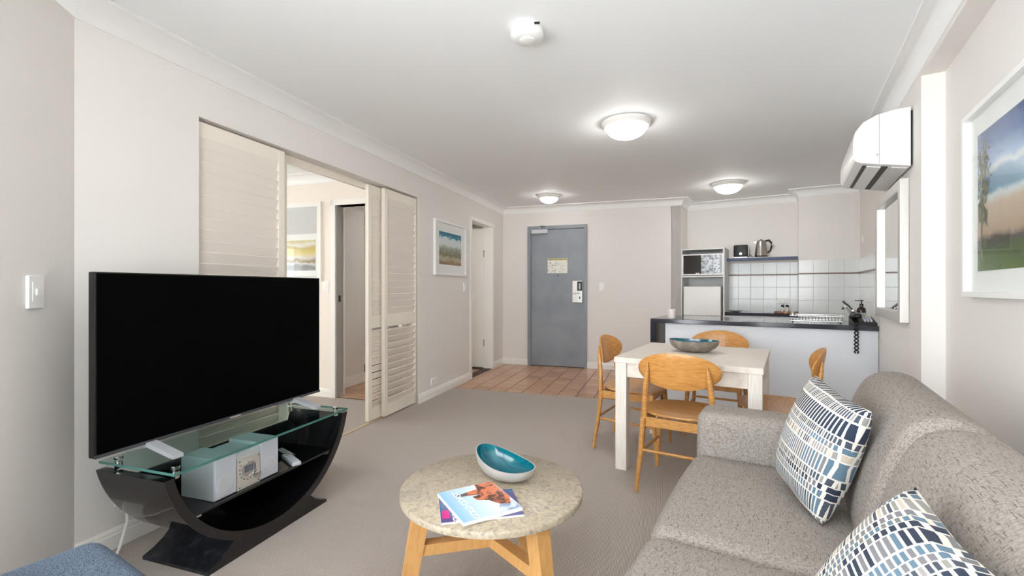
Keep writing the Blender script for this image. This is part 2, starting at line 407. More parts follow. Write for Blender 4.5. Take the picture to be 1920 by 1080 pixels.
portal(MS @ Matrix.Translation((1.675, -.1, 1.1)) @ Matrix.Rotation(math.pi / 2, 4, 'X') @ Matrix.Rotation(math.pi, 4, 'Y') @ Matrix.Rotation(math.pi, 4, 'X'), 1.3, 2.0)
# rear wall behind the camera with balcony window
wr = MB().box(-1.56, -1.40, -5.58, -5.45, 0, 2.42).box(-1.40, .0, -5.58, -5.45, 2.15, 2.42).box(-1.4, 0, -5.58, -5.45, 0, .06).box(0, .2, -5.58, -5.45, 0, 2.42)
struct(wr.build('wall_rear', WALL), 'wall behind the seating with the balcony window', MBm)
window('window_2', TB(-1.4, -5.45), 1.4, .06, 2.15, 2, 'balcony window behind the seating')
# right wall: recessed near part, pier carrying the air conditioner, bulkhead above
wrt = MB().box(.095, .25, -5.58, -1.327, 0, 2.42).box(0, .25, -5.58, -1.327, 2.284, 2.42).box(0, .25, -1.327, 0, 0, 2.42)
struct(wrt.build('wall_right', WALL), 'right wall with a shallow pier and bulkhead', MBm)
# kitchen walls
wk = MB().box(.11, .25, 0, 2.4, 0, 2.42).box(-.505, .25, 2.25, 2.75, 0, 2.42).box(-1.95, -.505, 2.6, 2.75, 0, 2.42).box(-1.95, -1.887, 2.14, 2.6, 0, 2.42)
struct(wk.build('wall_kitchen', WALL), 'pale kitchen alcove walls', MBm)
# bedroom and hall beyond the shutters
wbd = MB().box(-.96, -T, -2.64, -2.52, 2.05, 2.42).box(-4.3, -.96, -2.64, -2.52, 0, 2.42).box(-.2, -T, -2.64, -2.52, 0, 2.05)
wbd.box(-4.4, -4.25, -2.64, -2.52, 0, 2.42).box(-4.4, -4.25, -6.2, -5.7, 0, 2.42).box(-4.4, -4.25, -5.7, -3.8, 1.95, 2.42).box(-4.4, -4.25, -5.7, -3.8, 0, .75).box(-4.4, -4.25, -3.8, -2.6, 0, 2.42)
wbd.box(-4.4, -T, -6.3, -6.2, 0, 2.42)
struct(wbd.build('wall_bedroom', M('bedroom_paint', (238, 230, 220), .6)), 'cream bedroom wall seen through the shutter opening', MA)
window('window_3', MA @ Matrix.Translation((-4.25, -5.7, 0)) @ Matrix.Rotation(math.pi / 2, 4, 'Z'), 1.9, .75, 1.95, 3, 'bedroom window')
wh = MB().box(-1.33, -1.19, -2.52, -1.84, 0, 2.13).box(-2.1, -1.33, -1.95, -1.84, 0, 2.13).box(-2.1, -2.0, -1.84, .13, 0, 2.42).box(-2.1, -T, .03, .13, 0, 2.42)
struct(wh.build('wall_hall', WALL), 'hall wall beyond the bedroom doorway', MA)
hc = bx('ceiling_hall', CEIL, None, -2.1, -T, -2.52, .1, 2.13, 2.2); struct(hc, 'lowered hall ceiling', MA)
struct(bx('baseboard_hall', TRIM, None, -1.19, -1.178, -2.52, -1.84, 0, .12), 'tall white skirting in the hall', MA)
# cornices
path = [MS @ Vector((2.3, 0, 0)), N, A(0, 0), A(2.588, 0), B(-1.887, 2.6), B(-.505, 2.6), B(-.505, 2.25), B(.11, 2.25), B(.11, 0), B(0, 0), B(0, -5.45)]
struct(sweep(path[::-1], CORNP).build('trim_2', CORN, smooth=True, angle=35), 'white cove cornice around the living room ceiling')
struct(sweep([A(-4.25, -2.64), A(-T, -2.64)][::1], [(-a, z) for a, z in CORNP]).build('trim_3', CORN, smooth=True, angle=35), 'white cove cornice in the bedroom')
# baseboards
def base(name, pts, label): struct(sweep(pts, BASEP).build(name, TRIM), label)
base('baseboard_left', [A(0, -1.24), A(0, -2.6)][::-1][::-1], 'white skirting below the small beach picture')
base('baseboard_near', [A(0, -4.9), N], 'white skirting behind the television stand')
base('baseboard_corner', [A(0, 0), A(0, -.42)], 'short white skirting in the corner by the entry')
base('baseboard_back', [A(.41, 0), A(0, 0)], 'short white skirting left of the entry door')
base('baseboard_entry', [A(2.588, 0), A(1.303, 0)], 'white skirting right of the entry door')
base('baseboard_bedroom', [A(-1.0, -2.64), A(-4.2, -2.64)], 'white skirting in the bedroom')
# jambs of the shutter opening, header track
jb = MB().box(-T, .004, -2.6, -2.57, 0, 2.085).box(-T, -.105, -4.9, -2.6, 2.03, 2.085)
struct(jb.build('trim_4', CREAM), 'cream jamb and track head of the shutter opening', MA)
# bathroom doorway in left wall
d2 = thing('door_2', 'white bathroom door standing open in its frame', None, MA, kind='structure')
MB().box(-T - .01, .012, -.47, -.42, 0, 2.10).box(-T - .01, .012, -1.285, -1.235, 0, 2.10).box(-T - .01, .012, -1.235, -.47, 2.05, 2.10).build('door_frame', TRIM, d2)
MB().box(-.90, -.135, -.475, -.44, .012, 2.04).build('door_leaf', TRIM, d2)
for z in (.32, 1.62): bx('hinge', STEEL, d2, -.138, -.122, -.482, -.470, z, z + .1)
# bedroom doorway architrave
d3 = thing('door_3', 'white architrave of the bedroom doorway', None, MA, kind='structure')
MB().box(-1.02, -.96, -2.66, -2.50, 0, 2.11).box(-1.02, -.14, -2.66, -2.50, 2.05, 2.11).build('door_frame', TRIM, d3)
bx('strike_plate', BLACK, d3, -.96, -.957, -2.60, -2.57, 1.02, 1.09)
# entry door
d1 = thing('door_1', 'grey painted entry door in a grey metal frame', None, MA, kind='structure')
MB().box(.403, .452, -.03, .1, 0, 2.10).box(1.264, 1.303, -.03, .1, 0, 2.10).box(.452, 1.264, -.03, .1, 2.05, 2.10).build('door_frame', FRAMEG, d1)
bx('door_leaf', DOORG, d1, .456, 1.260, -.004, .04, .008, 2.046)
cl = bx('door_closer', SILVER, d1, .47, .72, -.06, -.005, 1.985, 2.045, bev=.004)
MB().box(.60, .63, -.075, -.03, 2.045, 2.075).tube([(.61, -.06, 2.07), (.70, -.10, 2.085), (.60, -.03, 2.10)], .007, 8).build('closer_arm', STEEL, cl)
no = bx('safety_notice', M('notice_paper', (232, 230, 222), .5, noise=(26, (176, 176, 172), (1, 1, 2.2), .55, .62, 6)), d1, .711, 1.011, -.007, -.004, 1.391, 1.61)
bx('notice_header', M('olive_print', (176, 160, 84), .5), no, .715, 1.007, -.0085, -.007, 1.585, 1.606)
bx('peephole', BLACK, d1, .858, .874, -.008, -.004, 1.345, 1.361)
lk = bx('lock_plate', STEEL, d1, 1.085, 1.235, -.022, -.004, .955, 1.275, bev=.004)
bx('keypad', BLACK, lk, 1.16, 1.23, -.03, -.022, 1.13, 1.265, bev=.003)
bx('keypad_window', SILVERD, lk, 1.185, 1.21, -.032, -.03, 1.15, 1.24)
MB().box(1.08, 1.20, -.07, -.055, 1.085, 1.105, bev=.005).box(1.185, 1.205, -.06, -.02, 1.083, 1.107).build('handle', STEEL, lk)
bx('keyhole', BLACK, lk, 1.19, 1.205, -.024, -.022, 1.01, 1.045)
for z in (.25, 1.75): bx('hinge', FRAMEG, d1, .447, .460, -.036, -.006, z, z + .12)

# ================================================================== wall fittings
def switch(name, M4, label, w=.072, h=.115, dolly=True, cat='switch'):
    """plate lies in local x (width), z (height), faces -y"""
    r = thing(name, label, cat, M4)
    bx('plate', WHITE, r, -w / 2, w / 2, -.011, 0, -h / 2, h / 2, bev=.003)
    if dolly:
        MB().box(-w * .27, w * .27, -.0125, -.011, -h * .3, h * .3).build('insert', TRIM, r)
        bx('rocker', WHITE, r, -.009, .009, -.018, -.0125, -.012, .012, bev=.002)
    return r
def outlet(name, M4, label, gang=2):
    r = thing(name, label, 'power outlet', M4); w = .115 if gang == 2 else .075; h = .072
    bx('plate', WHITE, r, -w / 2, w / 2, -.012, 0, -h / 2, h / 2, bev=.003)
    for i in range(gang):
        cx = (-.028 + .056 * i) if gang == 2 else 0
        for dx, dz in ((-.008, .004), (.008, .004), (0, -.012)): bx('pin_slot', BLACK, r, cx + dx - .0015, cx + dx + .0015, -.0125, -.012, dz - .005, dz + .005)
        bx('rocker', WHITE, r, cx - .006, cx + .006, -.015, -.012, .02, .03, bev=.001)
    return r
switch('light_switch', MS @ Matrix.Translation((.227, 0, 1.155)) @ Matrix.Rotation(math.pi, 4, 'Z'), 'large single light switch on the angled wall near the television', .078, .122)
switch('light_switch', TA(0, -1.46, 1.18, math.pi / 2), 'narrow light switch below the small beach picture', .06, .11)
switch('light_switch', TA(1.51, 0, 1.19), 'light switch beside the grey entry door')
switch('light_switch', TA(-1.085, -2.64, 1.187), 'light switch on the cream bedroom wall by the doorway')
outlet('power_outlet', TA(0, -2.27, .165, math.pi / 2), 'double power outlet low on the wall below the small beach picture')
outlet('power_outlet', TA(0, -5.24, .22, math.pi / 2), 'power outlet on the wall behind the television stand')
outlet('power_outlet', TB(-.68, 2.585, 1.0), 'power outlet on the kitchen wall tiles behind the shakers')
switch('light_switch', TB(.11, 1.95, 1.72, -math.pi / 2), 'small switch high on the kitchen side wall', .045, .07, False)

# ---- framed pictures
def picture(M4, w, h, fw, mat_w, pm, label, depth=.03, mat_b=None, pane=True):
    """local x width (0..w), z (0..h), faces -y"""
    r = thing('framed_picture', label, 'picture', M4); mat_b = mat_b or mat_w
    MB().box(0, fw, -depth, 0, 0, h).box(w - fw, w, -depth, 0, 0, h).box(fw, w - fw, -depth, 0, 0, fw).box(fw, w - fw, -depth, 0, h - fw, h).build('frame', WHITE, r)
    bx('mat_board', M('mat_board', (238, 238, 236), .7), r, fw, w - fw, -.008, 0, fw, h - fw)
    bx('print', pm, r, fw + mat_w, w - fw - mat_w, -.010, -.008, fw + mat_b, h - fw - mat_w)
    if pane: bx('pane', GLASS, r, fw, w - fw, -.021, -.018, fw, h - fw)
    return r
dune = ramp_print('dune_print', [(0, (190, 170, 140)), (.12, (140, 104, 62)), (.24, (190, 176, 150)), (.34, (122, 120, 84)), (.52, (170, 176, 160)), (.60, (222, 228, 228)), (.76, (214, 226, 230)), (.80, (40, 134, 156)), (.90, (10, 96, 132)), (.93, (70, 150, 176)), (1, (110, 170, 190))], noise_amt=.13, nscale=22, z0=.08, z1=.53)
picture(TA(.0, -2.27, 1.315, math.pi / 2), .82, .61, .022, .10, dune, 'small white-framed beach dune picture beside the shutters')
# picture rotated: local x runs towards the back wall
coast = ramp_print('coast_print', [(0, (84, 110, 36)), (.13, (66, 86, 30)), (.18, (36, 34, 28)), (.24, (168, 140, 112)), (.42, (190, 170, 146)), (.48, (196, 206, 210)), (.52, (70, 128, 160)), (.62, (60, 120, 160)), (.65, (170, 180, 186)), (.69, (120, 152, 190)), (.82, (58, 96, 158)), (1, (24, 52, 118))], noise_amt=.07, nscale=9, z0=.12, z1=.70)
pr = picture(TB(.095, -1.733, 1.133, -math.pi / 2), 1.15, .78, .022, .085, coast, 'large white-framed beach and pandanus picture above the sofa', .035)
# pandanus tree printed at the left of the big picture
pm_ = M('pandanus_print', (74, 80, 46), .3, noise=(30, (150, 148, 112), (1, 1, 1), .5, .62, 5))
t = MB(); random.seed(3)
for k in range(150):
    cx = .118 + random.uniform(0, .11); cz = random.uniform(.30, .60); L = random.uniform(.03, .07); a = random.uniform(0, 2 * math.pi)
    dx, dz = math.cos(a) * L, math.sin(a) * L; nx, nz = -math.sin(a) * .006, math.cos(a) * .006
    x2 = max(.11, cx + dx)
    t.bm.faces.new([t.bm.verts.new(p) for p in ((cx + nx, -.0108, cz + nz), (cx - nx, -.0108, cz - nz), (x2, -.0108, cz + dz))])
t.box(.15, .165, -.0106, -.010, .14, .35)
t.build('pandanus_print', pm_, pr)
# bedroom mirror: the painting it reflects is put in as a flat print
art = ramp_print('reflected_art_print', [(0, (150, 150, 150)), (.14, (120, 124, 128)), (.24, (206, 204, 198)), (.32, (136, 112, 62)), (.44, (210, 206, 196)), (.55, (214, 196, 120)), (.75, (196, 176, 92)), (.85, (226, 224, 214)), (1, (204, 190, 130))], noise_amt=.16, nscale=9, z0=1.36, z1=1.69)
bp_ = thing('framed_mirror', 'tall white-trimmed mirror on the bedroom wall with its reflected landscape painted in', 'mirror', MA)
MB().box(-1.98, -1.93, -2.665, -2.64, 1.24, 2.10).box(-1.19, -1.14, -2.665, -2.64, 1.24, 2.10).box(-1.93, -1.19, -2.665, -2.64, 2.05, 2.10).box(-1.93, -1.19, -2.665, -2.64, 1.24, 1.29).build('frame', TRIM, bp_)
bx('backing', M('grey_backing', (206, 206, 206), .25), bp_, -1.93, -1.19, -2.648, -2.64, 1.29, 2.05)
bx('mat_board', M('mat_board', (236, 236, 234), .5), bp_, -1.93, -1.20, -2.650, -2.648, 1.30, 1.76)
bx('print', art, bp_, -1.90, -1.22, -2.652, -2.650, 1.36, 1.69)
bx('pane', GLASS, bp_, -1.93, -1.19, -2.660, -2.657, 1.29, 2.05)

# ================================================================== louvre shutters
def shutter(wd, label):
    r = thing('louvre_shutter', label, 'shutter', None, 'sliding louvre shutters')
    for x in (0, wd - .05): bx('stile', CREAM, r, x, x + .05, -.017, .017, .012, 2.07, bev=.002)
    for z0, z1 in ((.012, .11), (.82, .93), (1.98, 2.07)): bx('rail', CREAM, r, .05, wd - .05, -.015, .015, z0, z1)
    sm = MB().box(.05, wd - .05, -.0045, .0045, -.036, .036, bev=.002, seg=1).build('slat', SLAT, r); me = sm.data
    zs = [.142 + .0622 * i for i in range(11)] + [.962 + .0622 * i for i in range(17)]
    for i, z in enumerate(zs):
        o = sm if i == 0 else bpy.data.objects.new('slat', me)
        if i: COL.objects.link(o); o.parent = r
        o.location = (0, 0, z); o.rotation_euler = (math.radians(22 if z > .9 else 30), 0, 0)
    return r
# local x runs towards the back wall (+y of A), slats' outer edge faces the room
def SHM(x, t): return MA @ Matrix.Translation((x, -t, 0)) @ Matrix.Rotation(math.pi / 2, 4, 'Z')
s1 = shutter(.64, 'wide louvred shutter at the television end of the opening'); s1.matrix_world = SHM(-.04, 4.93)
s2 = copy_tree(s1); s2.matrix_world = SHM(-.085, 4.865); s2['label'] = 'louvred shutter hidden behind the one by the television, only its stile showing'
s3 = shutter(.59, 'front louvred shutter stacked beside the small beach picture'); s3.matrix_world = SHM(-.04, 3.145)
s4 = copy_tree(s3); s4.matrix_world = SHM(-.085, 3.32); s4['label'] = 'rear louvred shutter partly behind the one beside the beach picture'

# ================================================================== ceiling fittings
def dome(x, y, r, label):
    g = thing('ceiling_light', label, 'ceiling light', Matrix.Translation((x, y, 2.4)), 'dome ceiling lights')
    MB().lathe([(r, 0), (r, -.012), (r * .97, -.018), (r * .95, -.026), (r * .92, -.030), (r * .90, -.040), (r * .84, -.044), (r * .80, -.040), (r * .80, 0)], 48).build('ring', TRIM, g, smooth=True)
    MB().lathe([(r * .82, -.036)] + [(r * .82 * math.cos(a), -.036 - .085 * (r / .18) * math.sin(a)) for a in [k * math.pi / 20 for k in range(1, 10)]] + [(0, -.036 - .085 * (r / .18))], 48).build('glass_dome', LAMPG, g, smooth=True)
dome(.85, 3.41, .18, 'dome ceiling light over the dining end of the carpet')
dome(.49, 6.09, .145, 'dome ceiling light in front of the entry door')
dome(2.54, 5.39, .18, 'dome ceiling light over the kitchen')
dome(*A(-.8, -1.2)[:2], .14, 'unseen dome light added to brighten the bathroom hall')  # unseen lamp, added to light the enclosed hall
bpy.data.objects['ceiling_light.003'].location.z = 2.13
sd = thing('smoke_detector', 'round white smoke detector on the ceiling', 'smoke detector', Matrix.Translation((.072, 2.18, 2.4)))
MB().lathe([(.074, 0), (.076, -.014), (.074, -.022)], 40).build('mount', WHITE, sd, smooth=True)
MB().lathe([(.070, -.020), (.078, -.026), (.077, -.040), (.062, -.050), (.034, -.052), (.034, -.058), (.028, -.060), (0, -.060)], 40).build('sensor_cap', WHITE, sd, smooth=True)
bx('led_slot', BLACK, sd, .03, .055, -.079, -.072, -.018, -.010)

# ================================================================== air conditioner and mirror on the pier
ac = thing('air_conditioner', 'white split-system air conditioner high on the wall pier', 'air conditioner', MBm)
prof = [(-.012, 2.185), (-.08, 2.183), (-.16, 2.168), (-.225, 2.135), (-.262, 2.085), (-.272, 2.03), (-.272, 1.945), (-.262, 1.915), (-.235, 1.90), (-.012, 1.855)]
prof = [(p[0], p[1]) for p in prof]
MB().prism(prof, -1.15, -.35, 'Y').build('body', WHITEP, ac, smooth=True, angle=25)
MB().box(-.012, 0, -1.13, -.37, 1.87, 2.17).build('back_plate', BLACK, ac)
def under(d0, d1, name, m, dz=.001, y0=-1.10, y1=-.40, th=.004):
    zf = lambda d: 1.855 + (d - .012) * (.045 / .223)
    MB().prism([(-d0, zf(d0) - dz), (-d1, zf(d1) - dz), (-d1, zf(d1) - dz - th), (-d0, zf(d0) - dz - th)], y0, y1, 'Y').build(name, m, ac)
under(.105, .135, 'air_slot', BLACK); under(.205, .222, 'air_slot', BLACK)
under(.138, .202, 'flap', WHITE, .003, th=.006); under(.02, .09, 'grille', SHELFU, .001)
MB().prism([(-.150, 2.175), (-.152, 2.175), (-.152, 1.885), (-.150, 1.885)], -1.1515, -1.15, 'Y').build('seam', FRAMEG, ac)
bx('badge', SILVERD, ac, -.165, -.155, -1.153, -1.15, 1.93, 1.945)
mr_ = thing('wall_mirror', 'silver-framed wall mirror below the air conditioner', 'mirror', MBm)
y0, y1, z0, z1, fw, dp = -1.055, -.145, .965, 1.81, .065, .045
MB().box(-dp, 0, y0, y0 + fw, z0, z1, bev=.006).box(-dp, 0, y1 - fw, y1, z0, z1, bev=.006).box(-dp, 0, y0 + fw - .01, y1 - fw + .01, z0, z0 + fw, bev=.006).box(-dp, 0, y0 + fw - .01, y1 - fw + .01, z1 - fw, z1, bev=.006).build('frame', M('champagne_silver', (206, 203, 198), .35, .5), mr_)
bx('mirror_glass', MIRROR, mr_, -.018, -.005, y0 + fw - .005, y1 - fw + .005, z0 + fw - .005, z1 - fw + .005)

# ================================================================== kitchen
# wall tiles (children of the kitchen wall)
WK = bpy.data.objects['wall_kitchen']
o = MB().box(.0015, .1525, -.008, 0, .0015, .1585, bev=.0012, seg=1).build('wall_tile', TILEW); tme = o.data; bpy.data.objects.remove(o)
def wtile(M4l, sx=1.0):
    o = bpy.data.objects.new('wall_tile', tme); COL.objects.link(o); o.parent = WK; o.matrix_local = M4l @ Matrix.Diagonal((sx, 1, 1, 1))
ROWS = [.70, .86, 1.02, 1.18, 1.355]
bt = MB().box(.001, .199, -.010, 0, 0, .013).build('trim_tile', BROWNT); btm = bt.data; bpy.data.objects.remove(bt)
def btile(M4l, sx=1.0):
    o = bpy.data.objects.new('trim_tile', btm); COL.objects.link(o); o.parent = WK; o.matrix_local = M4l @ Matrix.Diagonal((sx, 1, 1, 1))
Tm = Matrix.Translation
for z in ROWS:
    for k in range(6):
        x = -1.364 + .154 * k
        sx = 1 if k < 5 else (.505 - .594 + .154 * 0 + .089 + .0) or .58
        x1 = min(x + .154, -.505); wtile(Tm((x, 2.6, z)), (x1 - x) / .154)
    for x, x1 in ((-.505, -.349), (-.349, -.194), (-.194, -.039), (-.039, .11)): wtile(Tm((x, 2.25, z)), (x1 - x) / .154)
    for k in range(14):
        wtile(Tm((.11, 2.25 - .154 * k, z)) @ Matrix.Rotation(-math.pi / 2, 4, 'Z'), 1)
for k in range(5): btile(Tm((-1.364 + .2 * k, 2.6, 1.3415)), min(.2, .859 - .2 * k) / .2)
for k in range(4): btile(Tm((-.505 + .2 * k, 2.25, 1.3415)), min(.2, .615 - .2 * k) / .2)
for k in range(11): btile(Tm((.11, 2.25 - .2 * k, 1.3415)) @ Matrix.Rotation(-math.pi / 2, 4, 'Z'))
gr = MB().box(-1.364, -.505, 2.596, 2.6, .70, 1.514).box(-.505, .11, 2.246, 2.25, .70, 1.514).box(.106, .11, .02, 2.25, .70, 1.514).build('grout', GROUTW, WK)

# appliance tower
un = thing('appliance_tower', 'open pale laminate tower holding the microwave and fridge', 'cabinet', MBm)
ux0, ux1, uy0, uy1 = -1.88, -1.33, 2.1, 2.595
for x in (ux0, ux1 - .018): bx('side_panel', SHELFU, un, x, x + .018, uy0, uy1, 0, 1.705)
for z in (1.687, 1.318): bx('shelf', SHELFU, un, ux0 + .018, ux1 - .018, uy0, uy1, z, z + .018)
bx('back_panel', SHELFU, un, ux0 + .018, ux1 - .018, uy1 - .01, uy1, 0, 1.69)
mw = thing('microwave', 'white microwave with dark door window on the tower shelf', 'microwave', MBm)
bx('body', WHITEP, mw, -1.858, -1.352, 2.13, 2.52, 1.345, 1.628, bev=.004)
for x in (-1.84, -1.39):
    for y in (2.16, 2.49): bx('foot', BLACK, mw, x, x + .03, y - .01, y + .01, 1.336, 1.346)
mwd = MB().box(-1.862, -1.848, 2.108, 2.13, 1.345, 1.628).box(-1.362, -1.348, 2.108, 2.13, 1.345, 1.628).box(-1.848, -1.362, 2.108, 2.13, 1.345, 1.36).box(-1.848, -1.362, 2.108, 2.13, 1.613, 1.628).build('door_frame', WHITE, mw)
bx('door_window', M('smoked_window', (36, 30, 26), .1, spec=.6), mwd, -1.848, -1.62, 2.112, 2.13, 1.36, 1.613)
bx('door_reflection', M('painted_reflection', (96, 104, 112), .15, noise=(22, (206, 210, 214), (1, 1, 1.6), .38, .62, 6)), mwd, -1.62, -1.475, 2.112, 2.13, 1.36, 1.613)  # mottled colour stands in for a reflection in the door
bx('control_panel', M('mottled_panel', (206, 212, 220), .2, noise=(40, (64, 72, 84), (1, 1, 1.4), .5, .62, 5)), mw, -1.472, -1.385, 2.110, 2.13, 1.36, 1.613)
bx('logo_strip', WHITE, mwd, -1.69, -1.64, 2.1105, 2.112, 1.366, 1.374)
bx('door_button', SILVERD, mw, -1.382, -1.365, 2.110, 2.13, 1.375, 1.60)
fr = thing('bar_fridge', 'white bar fridge in the lower bay of the tower', 'fridge', MBm)
bx('body', WHITEP, fr, -1.845, -1.375, 2.14, 2.58, .02, 1.19, bev=.006)
bx('freezer_door', WHITEP, fr, -1.845, -1.375, 2.095, 2.135, .80, 1.19, bev=.008)
bx('lower_door', WHITEP, fr, -1.845, -1.375, 2.095, 2.135, .03, .785, bev=.008)
bx('hinge_cover', SILVERD, fr, -1.42, -1.38, 2.10, 2.14, 1.19, 1.20)
for x in (-1.82, -1.42): bx('foot', BLACK, fr, x, x + .03, 2.2, 2.5, 0, .022)
# back counter with drawers
bc = thing('back_counter', 'short dark granite counter with white drawers beside the tower', 'counter', MBm)
bx('worktop', GRAN, bc, -1.328, -.508, 2.1, 2.59, .815, .852, bev=.003)
bx('carcass', LAM, bc, -1.328, -.515, 2.14, 2.59, .1, .815)
for x0, x1 in ((-1.325, -.925), (-.92, -.52)):
    for z0, z1 in ((.70, .81), (.12, .69)): bx('drawer' if z0 > .6 else 'cupboard_door', LAM, bc, x0, x1, 2.12, 2.14, z0, z1, bev=.002)
bx('kickboard', BLACK, bc, -1.32, -.52, 2.18, 2.5, 0, .1)
# shelf with kettle and toaster
sh = thing('wall_shelf', 'navy-edged wall shelf over the kitchen tiles', 'shelf', MBm)
bx('board', SHELFU, sh, -1.325, -.508, 2.37, 2.597, 1.542, 1.57)
bx('edge_strip', NAVY, sh, -1.328, -.506, 2.352, 2.37, 1.535, 1.573, bev=.004)
tr = tag(MB().box(-1.30, -.82, 2.39, 2.56, 1.57, 1.582, bev=.005).build('serving_tray', WHITE), 'white tray under the toaster and kettle', 'tray'); tr.matrix_world = MBm
to = thing('toaster', 'black toaster on the shelf tray', 'toaster', TB(-1.165, 2.475, 1.582))
MB().box(-.088, .088, -.075, .075, .008, .172, bev=.018, seg=3).build('body', BLACK, to, smooth=True)
for y in (-.03, .03): bx('slot', STEEL, to, -.065, .065, y - .012, y + .012, .1705, .174)
MB().lathe([(.016, 0), (.016, .01), (0, .01)], 20, Matrix.Translation((0, -.075, .05)) @ Matrix.Rotation(math.pi / 2, 4, 'X')).build('dial', CHROME, to)
bx('side_band', STEEL, to, .084, .0895, -.055, .055, .02, .155)
bx('base', STEEL, to, -.08, .08, -.068, .068, 0, .01)
ke = thing('kettle', 'brushed steel kettle with black handle on the shelf tray', 'kettle', TB(-.925, 2.475, 1.582))
MB().lathe([(.078, .018), (.076, .03), (.066, .13), (.056, .205), (.05, .218), (.03, .226), (0, .228)], 36).build('body', STEEL, ke, smooth=True)
MB().lathe([(.08, 0), (.08, .018), (.06, .02)], 36).build('power_base', BLACK, ke, smooth=True)
MB().tube([(.05, 0, .214), (.09, 0, .222), (.118, 0, .19), (.122, 0, .14), (.108, 0, .085), (.076, 0, .055)], [.012, .014, .013, .012, .011, .010], 10).build('handle', BLACK, ke, smooth=True)
MB().prism([(-.05, .17), (-.092, .205), (-.088, .212), (-.048, .212)], -.018, .018, 'Y').build('spout', STEEL, ke)
MB().lathe([(.016, .226), (.016, .236), (0, .238)], 16).build('lid_knob', BLACK, ke)
MB().tube([(.09, -.03, .008), (.11, -.045, .04), (.135, -.035, .012), (.15, -.04, .006)], .004, 8).build('power_cord', BLACK, to, smooth=True)
# things on the back counter
dr = tag(MB().lathe([(.03, 0), (.055, .006), (.085, .018), (.088, .020), (.06, .012), (0, .008)], 28).build('glass_dish', M('green_glass_dish', (176, 190, 164), .15), None, smooth=True), 'small pale green dish on the back counter', 'dish'); dr.matrix_world = TB(-1.21, 2.28, .852)
cb_ = thing('chopping_board', 'reddish wooden board under the two shakers', 'board', TB(-.64, 2.26, .852))
MB().box(-.13, .13, -.09, .09, 0, .02, bev=.004).build('slab', M('red_wood', (158, 92, 58), .4, noise=(8, (120, 62, 36), (3, 30, 3), .4, .7, 4)), cb_)
MB().box(-.02, .02, -.10, -.088, .002, .016).build('end_tab', OAKL, cb_)
for i, x in enumerate((-.675, -.625)):
    sk = thing('shaker', ('black-capped shaker on the fridge side of the wooden board', 'black-capped shaker on the sink side of the wooden board')[i], 'shaker', TB(x, 2.25, .872), 'pair of shakers on the board')
    MB().lathe([(.019, 0), (.019, .055), (.016, .06)], 20).build('body', M('shaker_body', (226, 226, 222), .2, noise=(60, (60, 60, 60), (1, 1, 1), .6, .63, 2)), sk, smooth=True)
    MB().lathe([(.018, .058), (.018, .078), (.012, .084), (0, .085)], 20).build('cap', BLACK, sk, smooth=True)
# island bench
isl = thing('island_bench', 'white-fronted island bench with dark granite waterfall top', 'island bench', MBm)
bx('worktop', GRAN, isl, -1.75, -.002, -.0, .66, .835, .875, bev=.003)
bx('waterfall_leg', GRAN, isl, -1.75, -1.71, 0, .66, 0, .835)
bx('front_panel', LAM, isl, -1.62, -.002, .05, .07, 0, .835)
bx('carcass', LAM, isl, -1.60, -.002, .07, .62, .0, .83)
cn = thing('candle', 'white candle in a glass on the end of the island', 'candle', TB(-1.585, .16, .875))
MB().lathe([(.036, 0), (.038, .004), (.038, .085), (.034, .088), (.034, .075), (0, .075)], 28).build('jar', WAX, cn, smooth=True)
MB().tube([(0, 0, .075), (0, 0, .083)], .0015, 6).build('wick', BLACK, cn)
rk = thing('dish_rack', 'chrome wire dish rack beside the sink tap', 'dish rack', TB(-.39, .30, .875))
rm = MB()
for z, g in ((.012, 0), (.055, .012)):
    rm.tube([(-.19 - g, -.11 - g, z), (.17 + g, -.11 - g, z), (.17 + g, .13 + g, z), (-.19 - g, .13 + g, z)], .004, 8, True)
rm.build('rim_wire', CHROME, rk, smooth=True)
rm = MB()
for k in range(16):
    x = -.18 + .0233 * k; rm.tube([(x, -.12, .055), (x, -.11, .012), (x, .13, .012), (x, .14, .055)], .002, 6)
rm.build('cross_wires', CHROME, rk, smooth=True)
for x in (-.18, .16):
    for y in (-.1, .12): bx('foot', BLACK, rk, x - .006, x + .006, y - .006, y + .006, 0, .012)
MB().lathe([(.022, .05), (.022, .085), (.018, .09), (0, .09)], 20, Matrix.Translation((-.18, -.09, 0))).build('cutlery_cup', STEEL, rk, smooth=True)
tp = thing('mixer_tap', 'chrome sink mixer tap on the island', 'tap', TB(-.135, .30, .875))
MB().lathe([(.026, 0), (.026, .012), (.020, .018), (.019, .085), (.022, .092), (.02, .11), (0, .114)], 24).build('body', CHROME, tp, smooth=True)
MB().tube([(0, 0, .06), (-.03, .04, .11), (-.05, .08, .135), (-.06, .12, .13), (-.062, .13, .11)], [.012, .012, .011, .011, .011], 12).build('spout', CHROME, tp, smooth=True)
MB().tube([(0, 0, .108), (-.035, -.02, .15), (-.075, -.04, .185)], [.008, .009, .012], 10).build('lever', CHROME, tp, smooth=True)
sp = thing('soap_dispenser', 'brown pump soap bottle with pale label behind the tap', 'soap bottle', TB(-.07, .40, .875))
AMB = M('amber_bottle', (42, 26, 22), .15, spec=.6)
MB().lathe([(.032, 0), (.033, .004), (.033, .105), (.028, .122), (.013, .135), (.013, .148)], 24).build('bottle', AMB, sp, smooth=True)
MB().lathe([(.0336, .02), (.0336, .085)], 24, cap=False).build('paper_label', M('bottle_label', (200, 206, 204), .5, noise=(40, (120, 126, 124), (1, 1, 3), .55, .6, 3)), sp, smooth=True)
MB().lathe([(.015, .147), (.015, .160), (.005, .162), (.005, .185)], 16).box(-.012, .012, -.012, .012, .183, .193).box(-.045, -.008, -.006, .006, .184, .192).build('pump', BLACK, sp)
